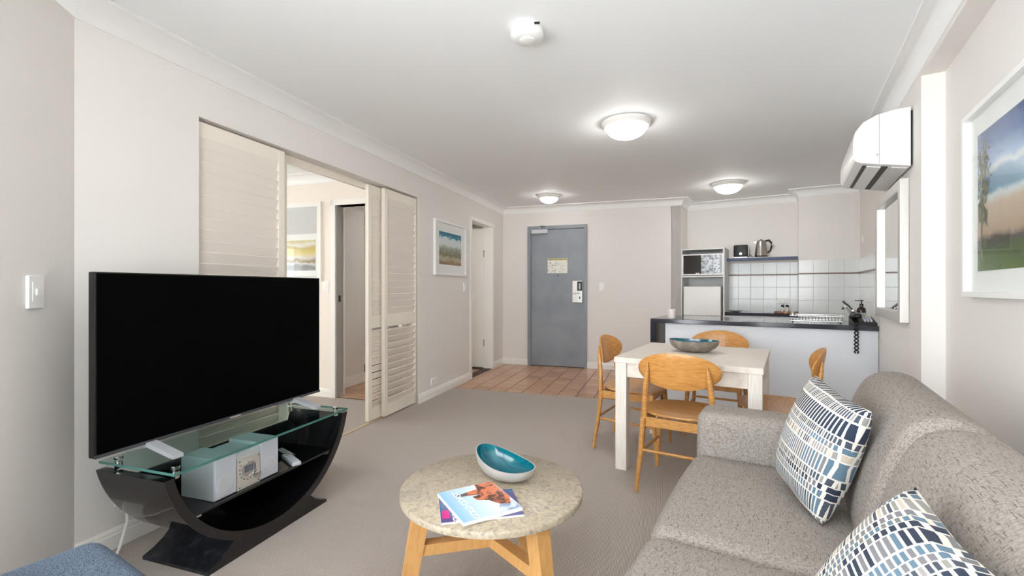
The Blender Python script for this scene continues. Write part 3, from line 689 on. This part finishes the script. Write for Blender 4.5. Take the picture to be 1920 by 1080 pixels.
ph = thing('telephone', 'black desk telephone at the wall end of the island', 'telephone', TB(-.09, .125, .875, math.radians(4)))
MB().prism([(-.10, 0), (.11, 0), (.11, .065), (-.10, .02)], -.075, .075, 'X').build('base', BLACK, ph); phb = ph.children[0]
MB().box(-.072, -.022, -.105, .105, .055, .09, bev=.012, seg=3).build('handset', BLACK, ph, smooth=True)
bx('faceplate', M('phone_card', (200, 190, 140), .4), ph, .0, .06, .03, .09, .058, .068)
kp = MB()
for i in range(3):
    for j in range(4): kp.box(-.005 + i * .02, .008 + i * .02, -.075 + j * .024, -.06 + j * .024, .028 + j * .006, .045 + j * .007)
kp.build('keypad', SILVERD, phb)
pts = []
for k in range(90):
    f = k / 89; a = f * 2 * math.pi * 7
    pts.append((.012 * math.cos(a) - .145, -.03 + .012 * math.sin(a), .83 - .20 * f))
co = ph; MI = ph.matrix_world.inverted() @ MBm
c1 = MB().tube([(-.13, .05, .882), (-.14, .0, .885), (-.145, -.02, .86)] + [(-.145 + .013 * math.sin(f * .62), -.022 + .004 * math.cos(f * .62), .86 - f * .0058) for f in range(0, 36)], .0055, 8).build('cord_strand', BLACK, co, smooth=True)
c2 = MB().tube([(-.16, .05, .882), (-.155, .0, .885), (-.145, -.02, .86)] + [(-.145 - .013 * math.sin(f * .62), -.022 - .004 * math.cos(f * .62), .86 - f * .0058) for f in range(0, 36)], .0055, 8).build('cord_strand', BLACK, co, smooth=True)

c1.matrix_local = MI; c2.matrix_local = MI
# ================================================================== dining set
tb = thing('dining_table', 'square whitewashed timber dining table with block legs', 'table', TB(-1.138, -1.155))
hx, hy = .425, .465
bx('tabletop', WASH, tb, -hx, hx, -hy, hy, .69, .725, bev=.002)
for sx in (-1, 1):
    for sy in (-1, 1):
        x, y = sx * (hx - .042), sy * (hy - .042); bx('leg', WASHL, tb, x - .036, x + .036, y - .036, y + .036, 0, .69, bev=.002)
for sy in (-1, 1): bx('apron', WASH, tb, -hx + .08, hx - .08, sy * (hy - .03) - .011, sy * (hy - .03) + .011, .60, .69)
for sx in (-1, 1): bx('apron', WASH, tb, sx * (hx - .03) - .011, sx * (hx - .03) + .011, -hy + .08, hy - .08, .60, .69)

def make_chair():
    r = thing('dining_chair', 'x', 'chair', None, 'oak dining chairs around the table')
    # seat: dished superellipse; chair faces +y
    def seat(top):
        def f(u, v):
            a = 2 * math.pi * u; c, s = math.cos(a), math.sin(a); k = v
            ex = abs(c) ** (2 / 2.5) * (1 if c >= 0 else -1) * .228; ey = abs(s) ** (2 / 2.5) * (1 if s >= 0 else -1) * .215
            dz = -.014 * (1 - k * k) if top else -.020 + .006 * k
            if top and k > .97: dz = -.002
            return Vector((ex * k, ey * k, .452 + dz))
        return f
    mb = MB().grid(seat(True), 40, 10, True); mb.grid(seat(False), 40, 6, True)
    def rim(u, v):
        a = seat(True)(u, 1); b = seat(False)(u, 1); m = a.lerp(b, v); m.x *= 1 + .012 * math.sin(math.pi * v); m.y *= 1 + .012 * math.sin(math.pi * v); return m
    mb.grid(rim, 40, 3, True); bmesh.ops.remove_doubles(mb.bm, verts=mb.bm.verts, dist=1e-4); bmesh.ops.recalc_face_normals(mb.bm, faces=mb.bm.faces)
    mb.build('seat', OAKT, r, smooth=True, angle=50)
    for s in (-1, 1):
        MB().tube([(s * .212, .205, 0), (s * .196, .185, .20), (s * .182, .165, .40), (s * .18, .162, .43)], [.0105, .0145, .0175, .0165], 14).build('front_leg', OAK, r, smooth=True)
        MB().tube([(s * .222, -.245, 0), (s * .204, -.215, .22), (s * .190, -.198, .42), (s * .176, -.211, .58), (s * .163, -.224, .70), (s * .158, -.229, .745)], [.0105, .0145, .018, .0165, .0125, .004], 14).build('rear_leg', OAK, r, smooth=True)
        MB().box(-.010, .010, -.19, .16, .372, .425, bev=.003).build('side_rail', OAK, r).location = (s * .186, 0, 0)
        MB().tube([(s * .204, -.213, .225), (s * .196, .184, .205)], .009, 10).build('stretcher', OAK, r, smooth=True)
    bx('front_rail', OAK, r, -.18, .18, .150, .170, .380, .425, bev=.003)
    bx('rear_rail', OAK, r, -.185, .185, -.206, -.186, .372, .425, bev=.003)
    MB().tube([(-.203, -.212, .235), (.203, -.212, .235)], .009, 10).build('cross_stretcher', OAK, r, smooth=True)
    # curved oval backrest
    def back(off):
        def f(u, v):
            a = 2 * math.pi * u; k = v
            x = .226 * math.cos(a) * k; z = .105 * math.sin(a) * k
            y = -.235 + 1.1 * x * x - .16 * z
            e = 1 - k ** 8
            return Vector((x, y + off * (.35 + .65 * e), .705 + z))
        return f
    mb = MB().grid(back(.009), 44, 8, True); mb.grid(back(-.009), 44, 8, True)
    mb.grid(lambda u, v: back(.009)(u, 1).lerp(back(-.009)(u, 1), v), 44, 2, True)
    bmesh.ops.remove_doubles(mb.bm, verts=mb.bm.verts, dist=1e-4); bmesh.ops.recalc_face_normals(mb.bm, faces=mb.bm.faces)
    mb.build('backrest', M('oak_backrest', (208, 152, 82), .36, noise=(5, (178, 118, 56), (4, 4, 40), .35, .7, 6), coat=.2), r, smooth=True, angle=60)
    return r
ch = make_chair()
spots = [(-1.125, -1.63, 0, 'oak dining chair standing directly behind the sofa arm, back to the coffee table'),
         (-1.57, -1.11, -math.pi / 2, 'oak dining chair on the tiled-entry side of the dining table'),
         (-1.10, -.50, math.pi, 'oak dining chair between the table and the island bench'),
         (-.66, -1.18, math.pi / 2, 'oak dining chair on the wall-mirror side of the dining table')]
for i, (x, y, a, lb) in enumerate(spots):
    c = ch if i == 0 else copy_tree(ch); c.matrix_world = TB(x, y, 0, a); c['label'] = lb
def boat_bowl(name, label, M4, a, b, h, lift, tilt, outm, inm):
    r = thing(name, label, 'bowl', M4)
    def rimz(t): return h + lift * math.cos(t) ** 2 + tilt * -math.cos(t)
    def outer(u, v):
        t = 2 * math.pi * u; k = math.sin(v * math.pi / 2); z = (1 - math.cos(v * math.pi / 2))
        return Vector((a * (.30 + .70 * k) * math.cos(t) if v else a * .30 * math.cos(t), b * (.34 + .66 * k) * math.sin(t), z * rimz(t)))
    def inner(u, v):
        p = outer(u, v); return Vector((p.x * .965, p.y * .95, p.z + (.006 * (1 - v))))
    mb = MB().grid(outer, 48, 10, True); mb.grid(lambda u, v: Vector((outer(u, 0).x * v, outer(u, 0).y * v, 0)), 48, 2, True)
    mb.build('outside', outm, r, smooth=True, angle=70)
    mb = MB().grid(inner, 48, 10, True); mb.grid(lambda u, v: Vector((inner(u, 0).x * v, inner(u, 0).y * v, .006)), 48, 2, True)
    mb.build('inside', inm, r, smooth=True, angle=70)
    MB().grid(lambda u, v: outer(u, 1).lerp(inner(u, 1), v), 48, 1, True).build('rim', outm, r)
    return r
boat_bowl('dining_bowl', 'boat-shaped bowl with teal inside and stone-grey outside on the dining table', TB(-1.165, -1.10, .725), .165, .118, .078, .006, 0, BOWLY, TEAL)

# ================================================================== sofa (B frame: back along the right wall)
so = thing('sofa', 'grey marl two-seat sofa along the picture wall', 'sofa', MBm)
def soft(x0, x1, y0, y1, z0, z1, r, bul=0.0, seg=5, sub=8):
    """rounded box with slight bulge on its faces"""
    t = bmesh.new(); bmesh.ops.create_cube(t, size=1)
    for v in t.verts: v.co = Vector(((x0 + x1) / 2 + v.co.x * (x1 - x0), (y0 + y1) / 2 + v.co.y * (y1 - y0), (z0 + z1) / 2 + v.co.z * (z1 - z0)))
    bmesh.ops.bevel(t, geom=t.edges[:], offset=r, segments=seg, affect='EDGES', profile=.5)
    mb = MB(); mb.add(t)
    if bul:
        bmesh.ops.subdivide_edges(mb.bm, edges=[e for e in mb.bm.edges if e.calc_length() > .15], cuts=sub, use_grid_fill=True)
        cx, cy, cz = (x0 + x1) / 2, (y0 + y1) / 2, (z0 + z1) / 2
        for v in mb.bm.verts:
            fx = 1 - ((v.co.x - cx) / ((x1 - x0) / 2)) ** 2; fy = 1 - ((v.co.y - cy) / ((y1 - y0) / 2)) ** 2; fz = 1 - ((v.co.z - cz) / ((z1 - z0) / 2)) ** 2
            fx, fy, fz = max(fx, 0), max(fy, 0), max(fz, 0)
            v.co.z += bul * fx * fy * (1 if v.co.z > cz else -.2); v.co.x += bul * .7 * fy * fz * (1 if v.co.x > cx else -1); v.co.y += bul * .5 * fx * fz * (1 if v.co.y > cy else -1)
    return mb
def arm(y0, y1): soft(-.955, -.03, y0, y1, .10, .605, .045, .008).build('arm', SOFA, so, smooth=True, angle=80)
arm(-2.275, -2.06); arm(-4.08, -3.865)
soft(-.93, -.03, -3.87, -2.27, .10, .30, .03).build('base', SOFA, so, smooth=True, angle=80)
for a, b in ((-3.06, -2.28), (-3.86, -3.07)): soft(-.965, -.30, a, b, .27, .425, .05, .022).build('seat_cushion', SOFA, so, smooth=True, angle=80)
def backc(y0, y1, name):
    # leaning back with a rounded rolled top
    prof = [(-.40, .38), (-.43, .45), (-.405, .60), (-.365, .72), (-.335, .79), (-.30, .825), (-.25, .84), (-.19, .835), (-.14, .80), (-.11, .73), (-.08, .5), (-.06, .12), (-.30, .12)]
    t = bmesh.new(); n = 14; rows = []
    for i in range(n + 1):
        f = i / n; y = y0 + (y1 - y0) * f; e = min(f, 1 - f) * n
        k = 1 - .014 * max(0, 1 - e / 1.0) ** 2; cx, cz = -.24, .45
        rows.append([t.verts.new((cx + (px - cx) * k - .006 * math.sin(math.pi * f), y, cz + (pz - cz) * k + .003 * math.sin(math.pi * f))) for px, pz in prof])
    m = len(prof)
    for a, b in zip(rows, rows[1:]):
        for j in range(m): t.faces.new((a[j], a[(j + 1) % m], b[(j + 1) % m], b[j]))
    t.faces.new(rows[0]); t.faces.new(rows[-1][::-1]); bmesh.ops.recalc_face_normals(t, faces=t.faces)
    mb = MB(); mb.add(t); o = mb.build(name, SOFA, so, smooth=True, angle=60)
    md = o.modifiers.new('round', 'SUBSURF'); md.levels = 1; md.render_levels = 2
backc(-2.968, -2.09, 'back_cushion'); backc(-4.05, -2.972, 'back_cushion')
for x in (-.88, -.12):
    for y in (-4.0, -2.14): bx('foot', M('dark_wood_foot', (52, 40, 32), .5), so, x - .03, x + .03, y - .03, y + .03, 0, .10)
def pillow(label, M4, w, h, th, m):
    def f(sgn):
        def g(u, v):
            x, y = u * 2 - 1, v * 2 - 1
            pz = (max(0, (1 - x * x)) * max(0, (1 - y * y))) ** .42
            k = 1 - .07 * (1 - abs(x)) * 1.0 * (abs(y) ** 2) ; k2 = 1 - .07 * (1 - abs(y)) * (abs(x) ** 2)
            return Vector((x * w / 2 * k2, y * h / 2 * k, sgn * th / 2 * pz))
        return g
    mb = MB().grid(f(1), 26, 26); mb.grid(f(-1), 26, 26)
    bmesh.ops.remove_doubles(mb.bm, verts=mb.bm.verts, dist=1e-4); bmesh.ops.recalc_face_normals(mb.bm, faces=mb.bm.faces)
    o = mb.build('throw_pillow', m, None, smooth=True, angle=100); o.matrix_world = M4
    return tag(o, label, 'pillow', 'patterned throw pillows on the sofa')
R = Matrix.Rotation
def pm(x, y, z, yaw, lean, roll): return TB(x, y, z) @ R(yaw, 4, 'Z') @ R(math.pi / 2 - lean, 4, 'X') @ R(roll, 4, 'Z')
pillow('patterned pillow propped upright near the far sofa arm', pm(-.507, -2.66, .647, math.radians(-66), math.radians(16), math.radians(-8)), .34, .39, .165, pillow_mat('dash_weave_a', 31, 1.3))
pillow('patterned pillow resting against the sofa back, on the seat farther from the dining table', pm(-.482, -3.646, .648, math.radians(-89), math.radians(29), math.radians(4.6)), .413, .413, .15, pillow_mat('dash_weave_b', 31, 4.1, math.pi / 2))

# ================================================================== coffee table
ct = thing('coffee_table', 'round stone-topped coffee table on splayed oak legs', 'coffee table', Matrix.Translation((-.077, 1.75, 0)))
Rr = .343
MB().lathe([(Rr - .012, .392), (Rr, .398), (Rr, .416), (Rr - .004, .42), (0, .42)], 96).build('stone_top', STONE, ct, smooth=True, angle=50)
angs = [194, 308, 64]
for a in angs:
    a = math.radians(a); d = Vector((math.cos(a), math.sin(a), 0)); n = Vector((-d.y, d.x, 0))
    t = bmesh.new(); vs = []
    for (r0, r1, z, hw) in ((.30, .352, 0, .024), (.225, .29, .392, .028)):
        vs += [t.verts.new(d * r + n * s * hw + Vector((0, 0, z))) for r, s in ((r0, -1), (r1, -1), (r1, 1), (r0, 1))]
    for q in ((0, 1, 5, 4), (1, 2, 6, 5), (2, 3, 7, 6), (3, 0, 4, 7)): t.faces.new([vs[i] for i in q])
    t.faces.new(vs[3::-1]); t.faces.new(vs[4:]); bmesh.ops.recalc_face_normals(t, faces=t.faces)
    MB().add(t).build('leg', OAKL, ct)
    MB().box(0, .275, -.022, .022, .195, .235, mat=R(a, 4, 'Z')).build('stretcher', OAKL, ct)
MB().lathe([(.2, .375), (.2, .392)], 32).build('under_plate', OAKL, ct)
boat_bowl('coffee_bowl', 'boat-shaped bowl with teal inside and silver outside on the coffee table', Matrix.Translation((-.028, 1.822, .42)) @ R(math.radians(-38), 4, 'Z'), .135, .088, .062, .018, .022, BOWLX, TEAL)
# magazines
def text(body, size, M4, m, parent, name='lettering', extr=.0003):
    cu = bpy.data.curves.new('t', 'FONT'); cu.body = body; cu.size = size; cu.extrude = extr; cu.align_x = 'CENTER'; cu.align_y = 'CENTER'
    o = bpy.data.objects.new('t', cu); COL.objects.link(o); bpy.context.view_layer.update()
    me = bpy.data.meshes.new_from_object(o.evaluated_get(bpy.context.evaluated_depsgraph_get())); bpy.data.objects.remove(o)
    me.materials.clear(); me.materials.append(m)
    t = bpy.data.objects.new(name, me); COL.objects.link(t); t.parent = parent; t.matrix_local = M4; return t
WPRINT = M('white_print', (250, 250, 250), .4)
m2 = thing('magazine', 'purple and pink magazine lying under the blue guide', 'magazine', Matrix.Translation((-.112, 1.575, .42)) @ R(math.radians(12), 4, 'Z'), 'magazines on the coffee table')
bx('pages', M('paper_edge', (228, 228, 226), .6), m2, -.135, .135, -.098, .098, 0, .006)
bx('cover', M('purple_cover', (86, 74, 128), .3, noise=(18, (60, 110, 150), (1, 1, 1), .5, .62, 4)), m2, -.135, .135, -.098, .098, .006, .0068)
bx('pink_panel', M('magenta_print', (206, 40, 130), .3), m2, -.130, -.106, -.075, -.02, .0068, .0071)
text('GOLD COAST', .024, Matrix.Translation((-.088, -.035, .0072)) @ R(math.pi / 2, 4, 'Z'), WPRINT, m2)
m1 = thing('magazine', 'pale blue destination guide with rock formation photo on top of the magazines', 'magazine', Matrix.Translation((-.115, 1.583, .4272)) @ R(math.radians(29), 4, 'Z'), 'magazines on the coffee table')
bx('pages', M('paper_white', (240, 240, 238), .6), m1, -.1065, .1065, -.118, .118, 0, .011)
cov = ramp_print('blue_cover', [(0, (150, 192, 228)), (.45, (196, 220, 240)), (1, (236, 242, 248))], 'X', .03, 8, -.10, .06)
bx('cover', cov, m1, -.1065, .1065, -.118, .118, .011, .0118)
ph_ = M('red_rock_print', (214, 124, 84), .3, noise=(38, (92, 58, 50), (1, 1, 1), .48, .60, 7))
def flat(poly, z, name, m, parent):
    b = MB(); b.bm.faces.new([b.bm.verts.new((x, y, z)) for x, y in poly]); bmesh.ops.recalc_face_normals(b.bm, faces=b.bm.faces)
    if b.bm.faces[:][0].normal.z < 0: bmesh.ops.reverse_faces(b.bm, faces=b.bm.faces[:])
    return b.build(name, m, parent)
flat([(.035, .116), (.105, .116), (.105, -.03), (.085, -.075), (.05, -.06), (.03, -.02), (-.005, .0), (-.01, .03), (.02, .035), (-.02, .045), (-.025, .07), (.03, .08)], .0121, 'cover_photo', ph_, m1)
flat([(.105, -.03), (.105, -.116), (.02, -.116), (.05, -.06), (.085, -.075)], .0121, 'cover_water', M('blue_rock_print', (138, 158, 190), .3, noise=(26, (214, 222, 232), (1, 1, 1), .48, .62, 5)), m1)
flat([(-.02, .045), (-.055, .05), (-.055, .066), (-.025, .07)], .0121, 'photo_fingers', M('grey_rock_print', (92, 88, 92), .3), m1)
text('GOLD COAST', .033, Matrix.Translation((-.052, -.012, .0122)) @ R(math.pi / 2, 4, 'Z'), WPRINT, m1)

# ================================================================== television and stand
tv = thing('television', 'large flat black television on the glass-topped stand', 'television', TA(.30, -4.945))
MB().box(-.03, .005, -.60, .60, .52, 1.232, bev=.003).build('cabinet', BLACK, tv)
bx('screen', SCREEN, tv, .005, .0065, -.592, .592, .534, 1.226)
MB().box(.004, .009, -.60, .60, .52, .532).build('lower_bezel', M('bezel_grey', (70, 72, 76), .3), tv)
bx('logo_bar', SILVER, tv, .009, .0105, -.03, .03, .5225, .5275)
for sy in (-1, 1):
    f = MB(); y = sy * .40
    f.prism([(-.12, .0), (-.12, .012), (.0, .05), (.02, .05), (.17, .014), (.17, .0), (.15, .0), (.01, .032), (-.10, 0)], y - .02, y + .02, 'Y').box(-.02, .0, y - .02, y + .02, .03, .10)
    f.build('foot', SILVER, tv).location = (0, 0, .476)
st = thing('tv_stand', 'black bow-shaped television stand with glass top and shelf', 'tv stand', TA(.41, -4.975))
x0, x1 = -.19, .19
def arc(Rv, n, a0, a1): return [(Rv * math.sin(a0 + (a1 - a0) * k / n), .565 - Rv * math.cos(a0 + (a1 - a0) * k / n)) for k in range(n + 1)]
am = math.acos(.115 / .53); ai = math.acos(.115 / .495)
band = arc(.53, 40, -am, am) + arc(.495, 40, ai, -ai)
MB().prism(band, x0, x1 - .004, 'X').build('bow', GLOSSB, st, smooth=True, angle=30)
MB().prism(band, x1 - .004, x1, 'X').build('front_edge', CHIP, st, smooth=True, angle=30)
foot = [(-.345, 0), (-.345, .014), (-.30, .030), (-.26, .052), (-.225, .085)] + arc(.53, 12, -math.asin(.225 / .53), math.asin(.225 / .53)) + [(.225, .085), (.26, .052), (.30, .030), (.345, .014), (.345, 0)]
MB().prism(foot, x0, x1 - .005, 'X').build('plinth', M('scuffed_black', (22, 23, 27), .32, noise=(25, (52, 56, 64), (1, 1, 1), .5, .75, 5)), st, smooth=True, angle=30)
MB().prism(foot, x1 - .005, x1 - .001, 'X').build('plinth_front', CHIP, st)
MB().prism(arc(.497, 30, -1.2, 1.2), x0 + .002, x0 + .014, 'X').build('back_panel', GLOSSB, st)
bx('shelf', BGLASS, st, x0 + .015, x1 - .01, -.40, .40, .262, .272)
gt = bx('glass_top', TGLASS, st, x0 - .02, x1 + .02, -.495, .495, .466, .476)
MB().box(x1 + .0195, x1 + .0205, -.495, .495, .466, .476).box(x0 - .02, x1 + .02, -.4955, -.4945, .466, .476).box(x0 - .02, x1 + .02, .4945, .4955, .466, .476).build('glass_edge', GEDGE, gt)
for x in (x0 + .03, x1 - .03):
    for y in (-.455, .455):
        MB().lathe([(.014, .44), (.014, .466)], 16, Matrix.Translation((x, y, 0))).lathe([(.016, .476), (.016, .488), (0, .489)], 16, Matrix.Translation((x, y, 0))).build('standoff', CHROME, st, smooth=True)
for y in (-.37, .37): bx('shelf_bracket', CHROME, st, x1 - .04, x1 - .02, y - .012, y + .012, .25, .262)
# micro stereo on the shelf (front faces +x of A)
zs = .272
for y, lb in ((-5.215, 'silver stereo speaker at the angled-wall end of the shelf'), (-4.985, 'silver stereo speaker beside the remote controls')):
    s_ = thing('stereo_speaker', lb, 'speaker', TA(.48, y, zs), 'stereo speakers')
    bx('cabinet', SILVER, s_, -.105, .085, -.052, .052, 0, .178, bev=.003)
    bx('grille', SILVERD, s_, .085, .091, -.050, .050, .004, .174, bev=.002)
    MB().lathe([(.036, 0), (.036, .002), (0, .003)], 28, Matrix.Translation((.091, 0, .065)) @ R(math.pi / 2, 4, 'Y')).build('cone_ring', SILVER, s_, smooth=True)
hi = thing('stereo_unit', 'silver compact stereo with round display between its speakers', 'stereo', TA(.49, -5.10, zs))
bx('body', SILVER, hi, -.10, .075, -.060, .060, 0, .165, bev=.003)
hf = bx('faceplate', M('champagne_face', (196, 192, 184), .35, .3), hi, .075, .082, -.060, .060, .0, .140, bev=.003)
RY = R(math.pi / 2, 4, 'Y')
MB().lathe([(.036, 0), (.036, .006), (.031, .008), (.030, .004), (0, .004)], 32, Tm((.082, -.004, .085)) @ RY).build('display_ring', CHROME, hf, smooth=True)
bx('display', M('lcd_grey', (96, 104, 116), .2), hf, .0855, .0875, -.026, .018, .072, .100)
MB().lathe([(.016, 0), (.016, .012), (.012, .015), (0, .015)], 24, Tm((.082, .036, .045)) @ RY).build('volume_knob', CHROME, hf, smooth=True)
for k in range(7):
    a = math.radians(150 + k * 22)
    MB().lathe([(.004, 0), (.004, .003), (0, .003)], 12, Tm((.082, -.004 + .047 * math.cos(a), .085 + .047 * math.sin(a))) @ RY).build('button', CHROME, hf)
for y in (-.05, .05):
    for z in (.012, .128): MB().lathe([(.003, 0), (.003, .001), (0, .001)], 8, Tm((.082, y, z)) @ RY).build('screw', BLACK, hf)
def remote(M4, label, m, bm_):
    r = thing('remote_control', label, 'remote', M4, 'remote controls on the stand shelf')
    rc = bx('case', m, r, -.022, .022, -.085, .085, 0, .018, bev=.004)
    k = MB()
    for i in range(3):
        for j in range(8): k.box(-.015 + i * .011, -.007 + i * .011, -.07 + j * .017, -.06 + j * .017, .018, .0205)
    k.build('buttons', bm_, rc)
remote(TA(.52, -4.80, zs, math.radians(62)), 'silver remote control on the stand shelf', SILVER, SILVERD)
remote(TA(.42, -4.74, zs, math.radians(68)), 'black remote control on the stand shelf', BLACK, M('grey_keys', (150, 152, 156), .5))
cb2 = tag(MB().tube([A(.02, -5.26, .2), A(.06, -5.28, .12), A(.09, -5.33, .03), A(.11, -5.36, .006), A(.2, -5.49, .006), A(.3, -5.62, .006)], .006, 8).build('white_cable', WHITE, None, smooth=True), 'white cable running over the carpet from the outlet', 'cable')

# ================================================================== armchair corner near the camera
ar = thing('armchair', 'blue-grey woven armchair, only one corner showing by the angled wall', 'armchair', TB(-1.90, -4.10, 0))
soft(0, .74, -.20, 0, .12, .625, .04, .006).build('arm', BLUEF, ar, smooth=True, angle=80)
soft(0, .74, -.86, -.66, .12, .605, .05, .006).build('arm', BLUEF, ar, smooth=True, angle=80)
soft(.0, .2, -.66, -.20, .12, .74, .05, .006).build('backrest', BLUEF, ar, smooth=True, angle=80)
soft(.19, .73, -.66, -.20, .14, .42, .05, .012).build('seat_cushion', BLUEF, ar, smooth=True, angle=80)
for x in (.06, .68):
    for y in (-.80, -.06): bx('foot', M('dark_foot', (50, 40, 34), .5), ar, x - .025, x + .025, y - .025, y + .025, 0, .125)
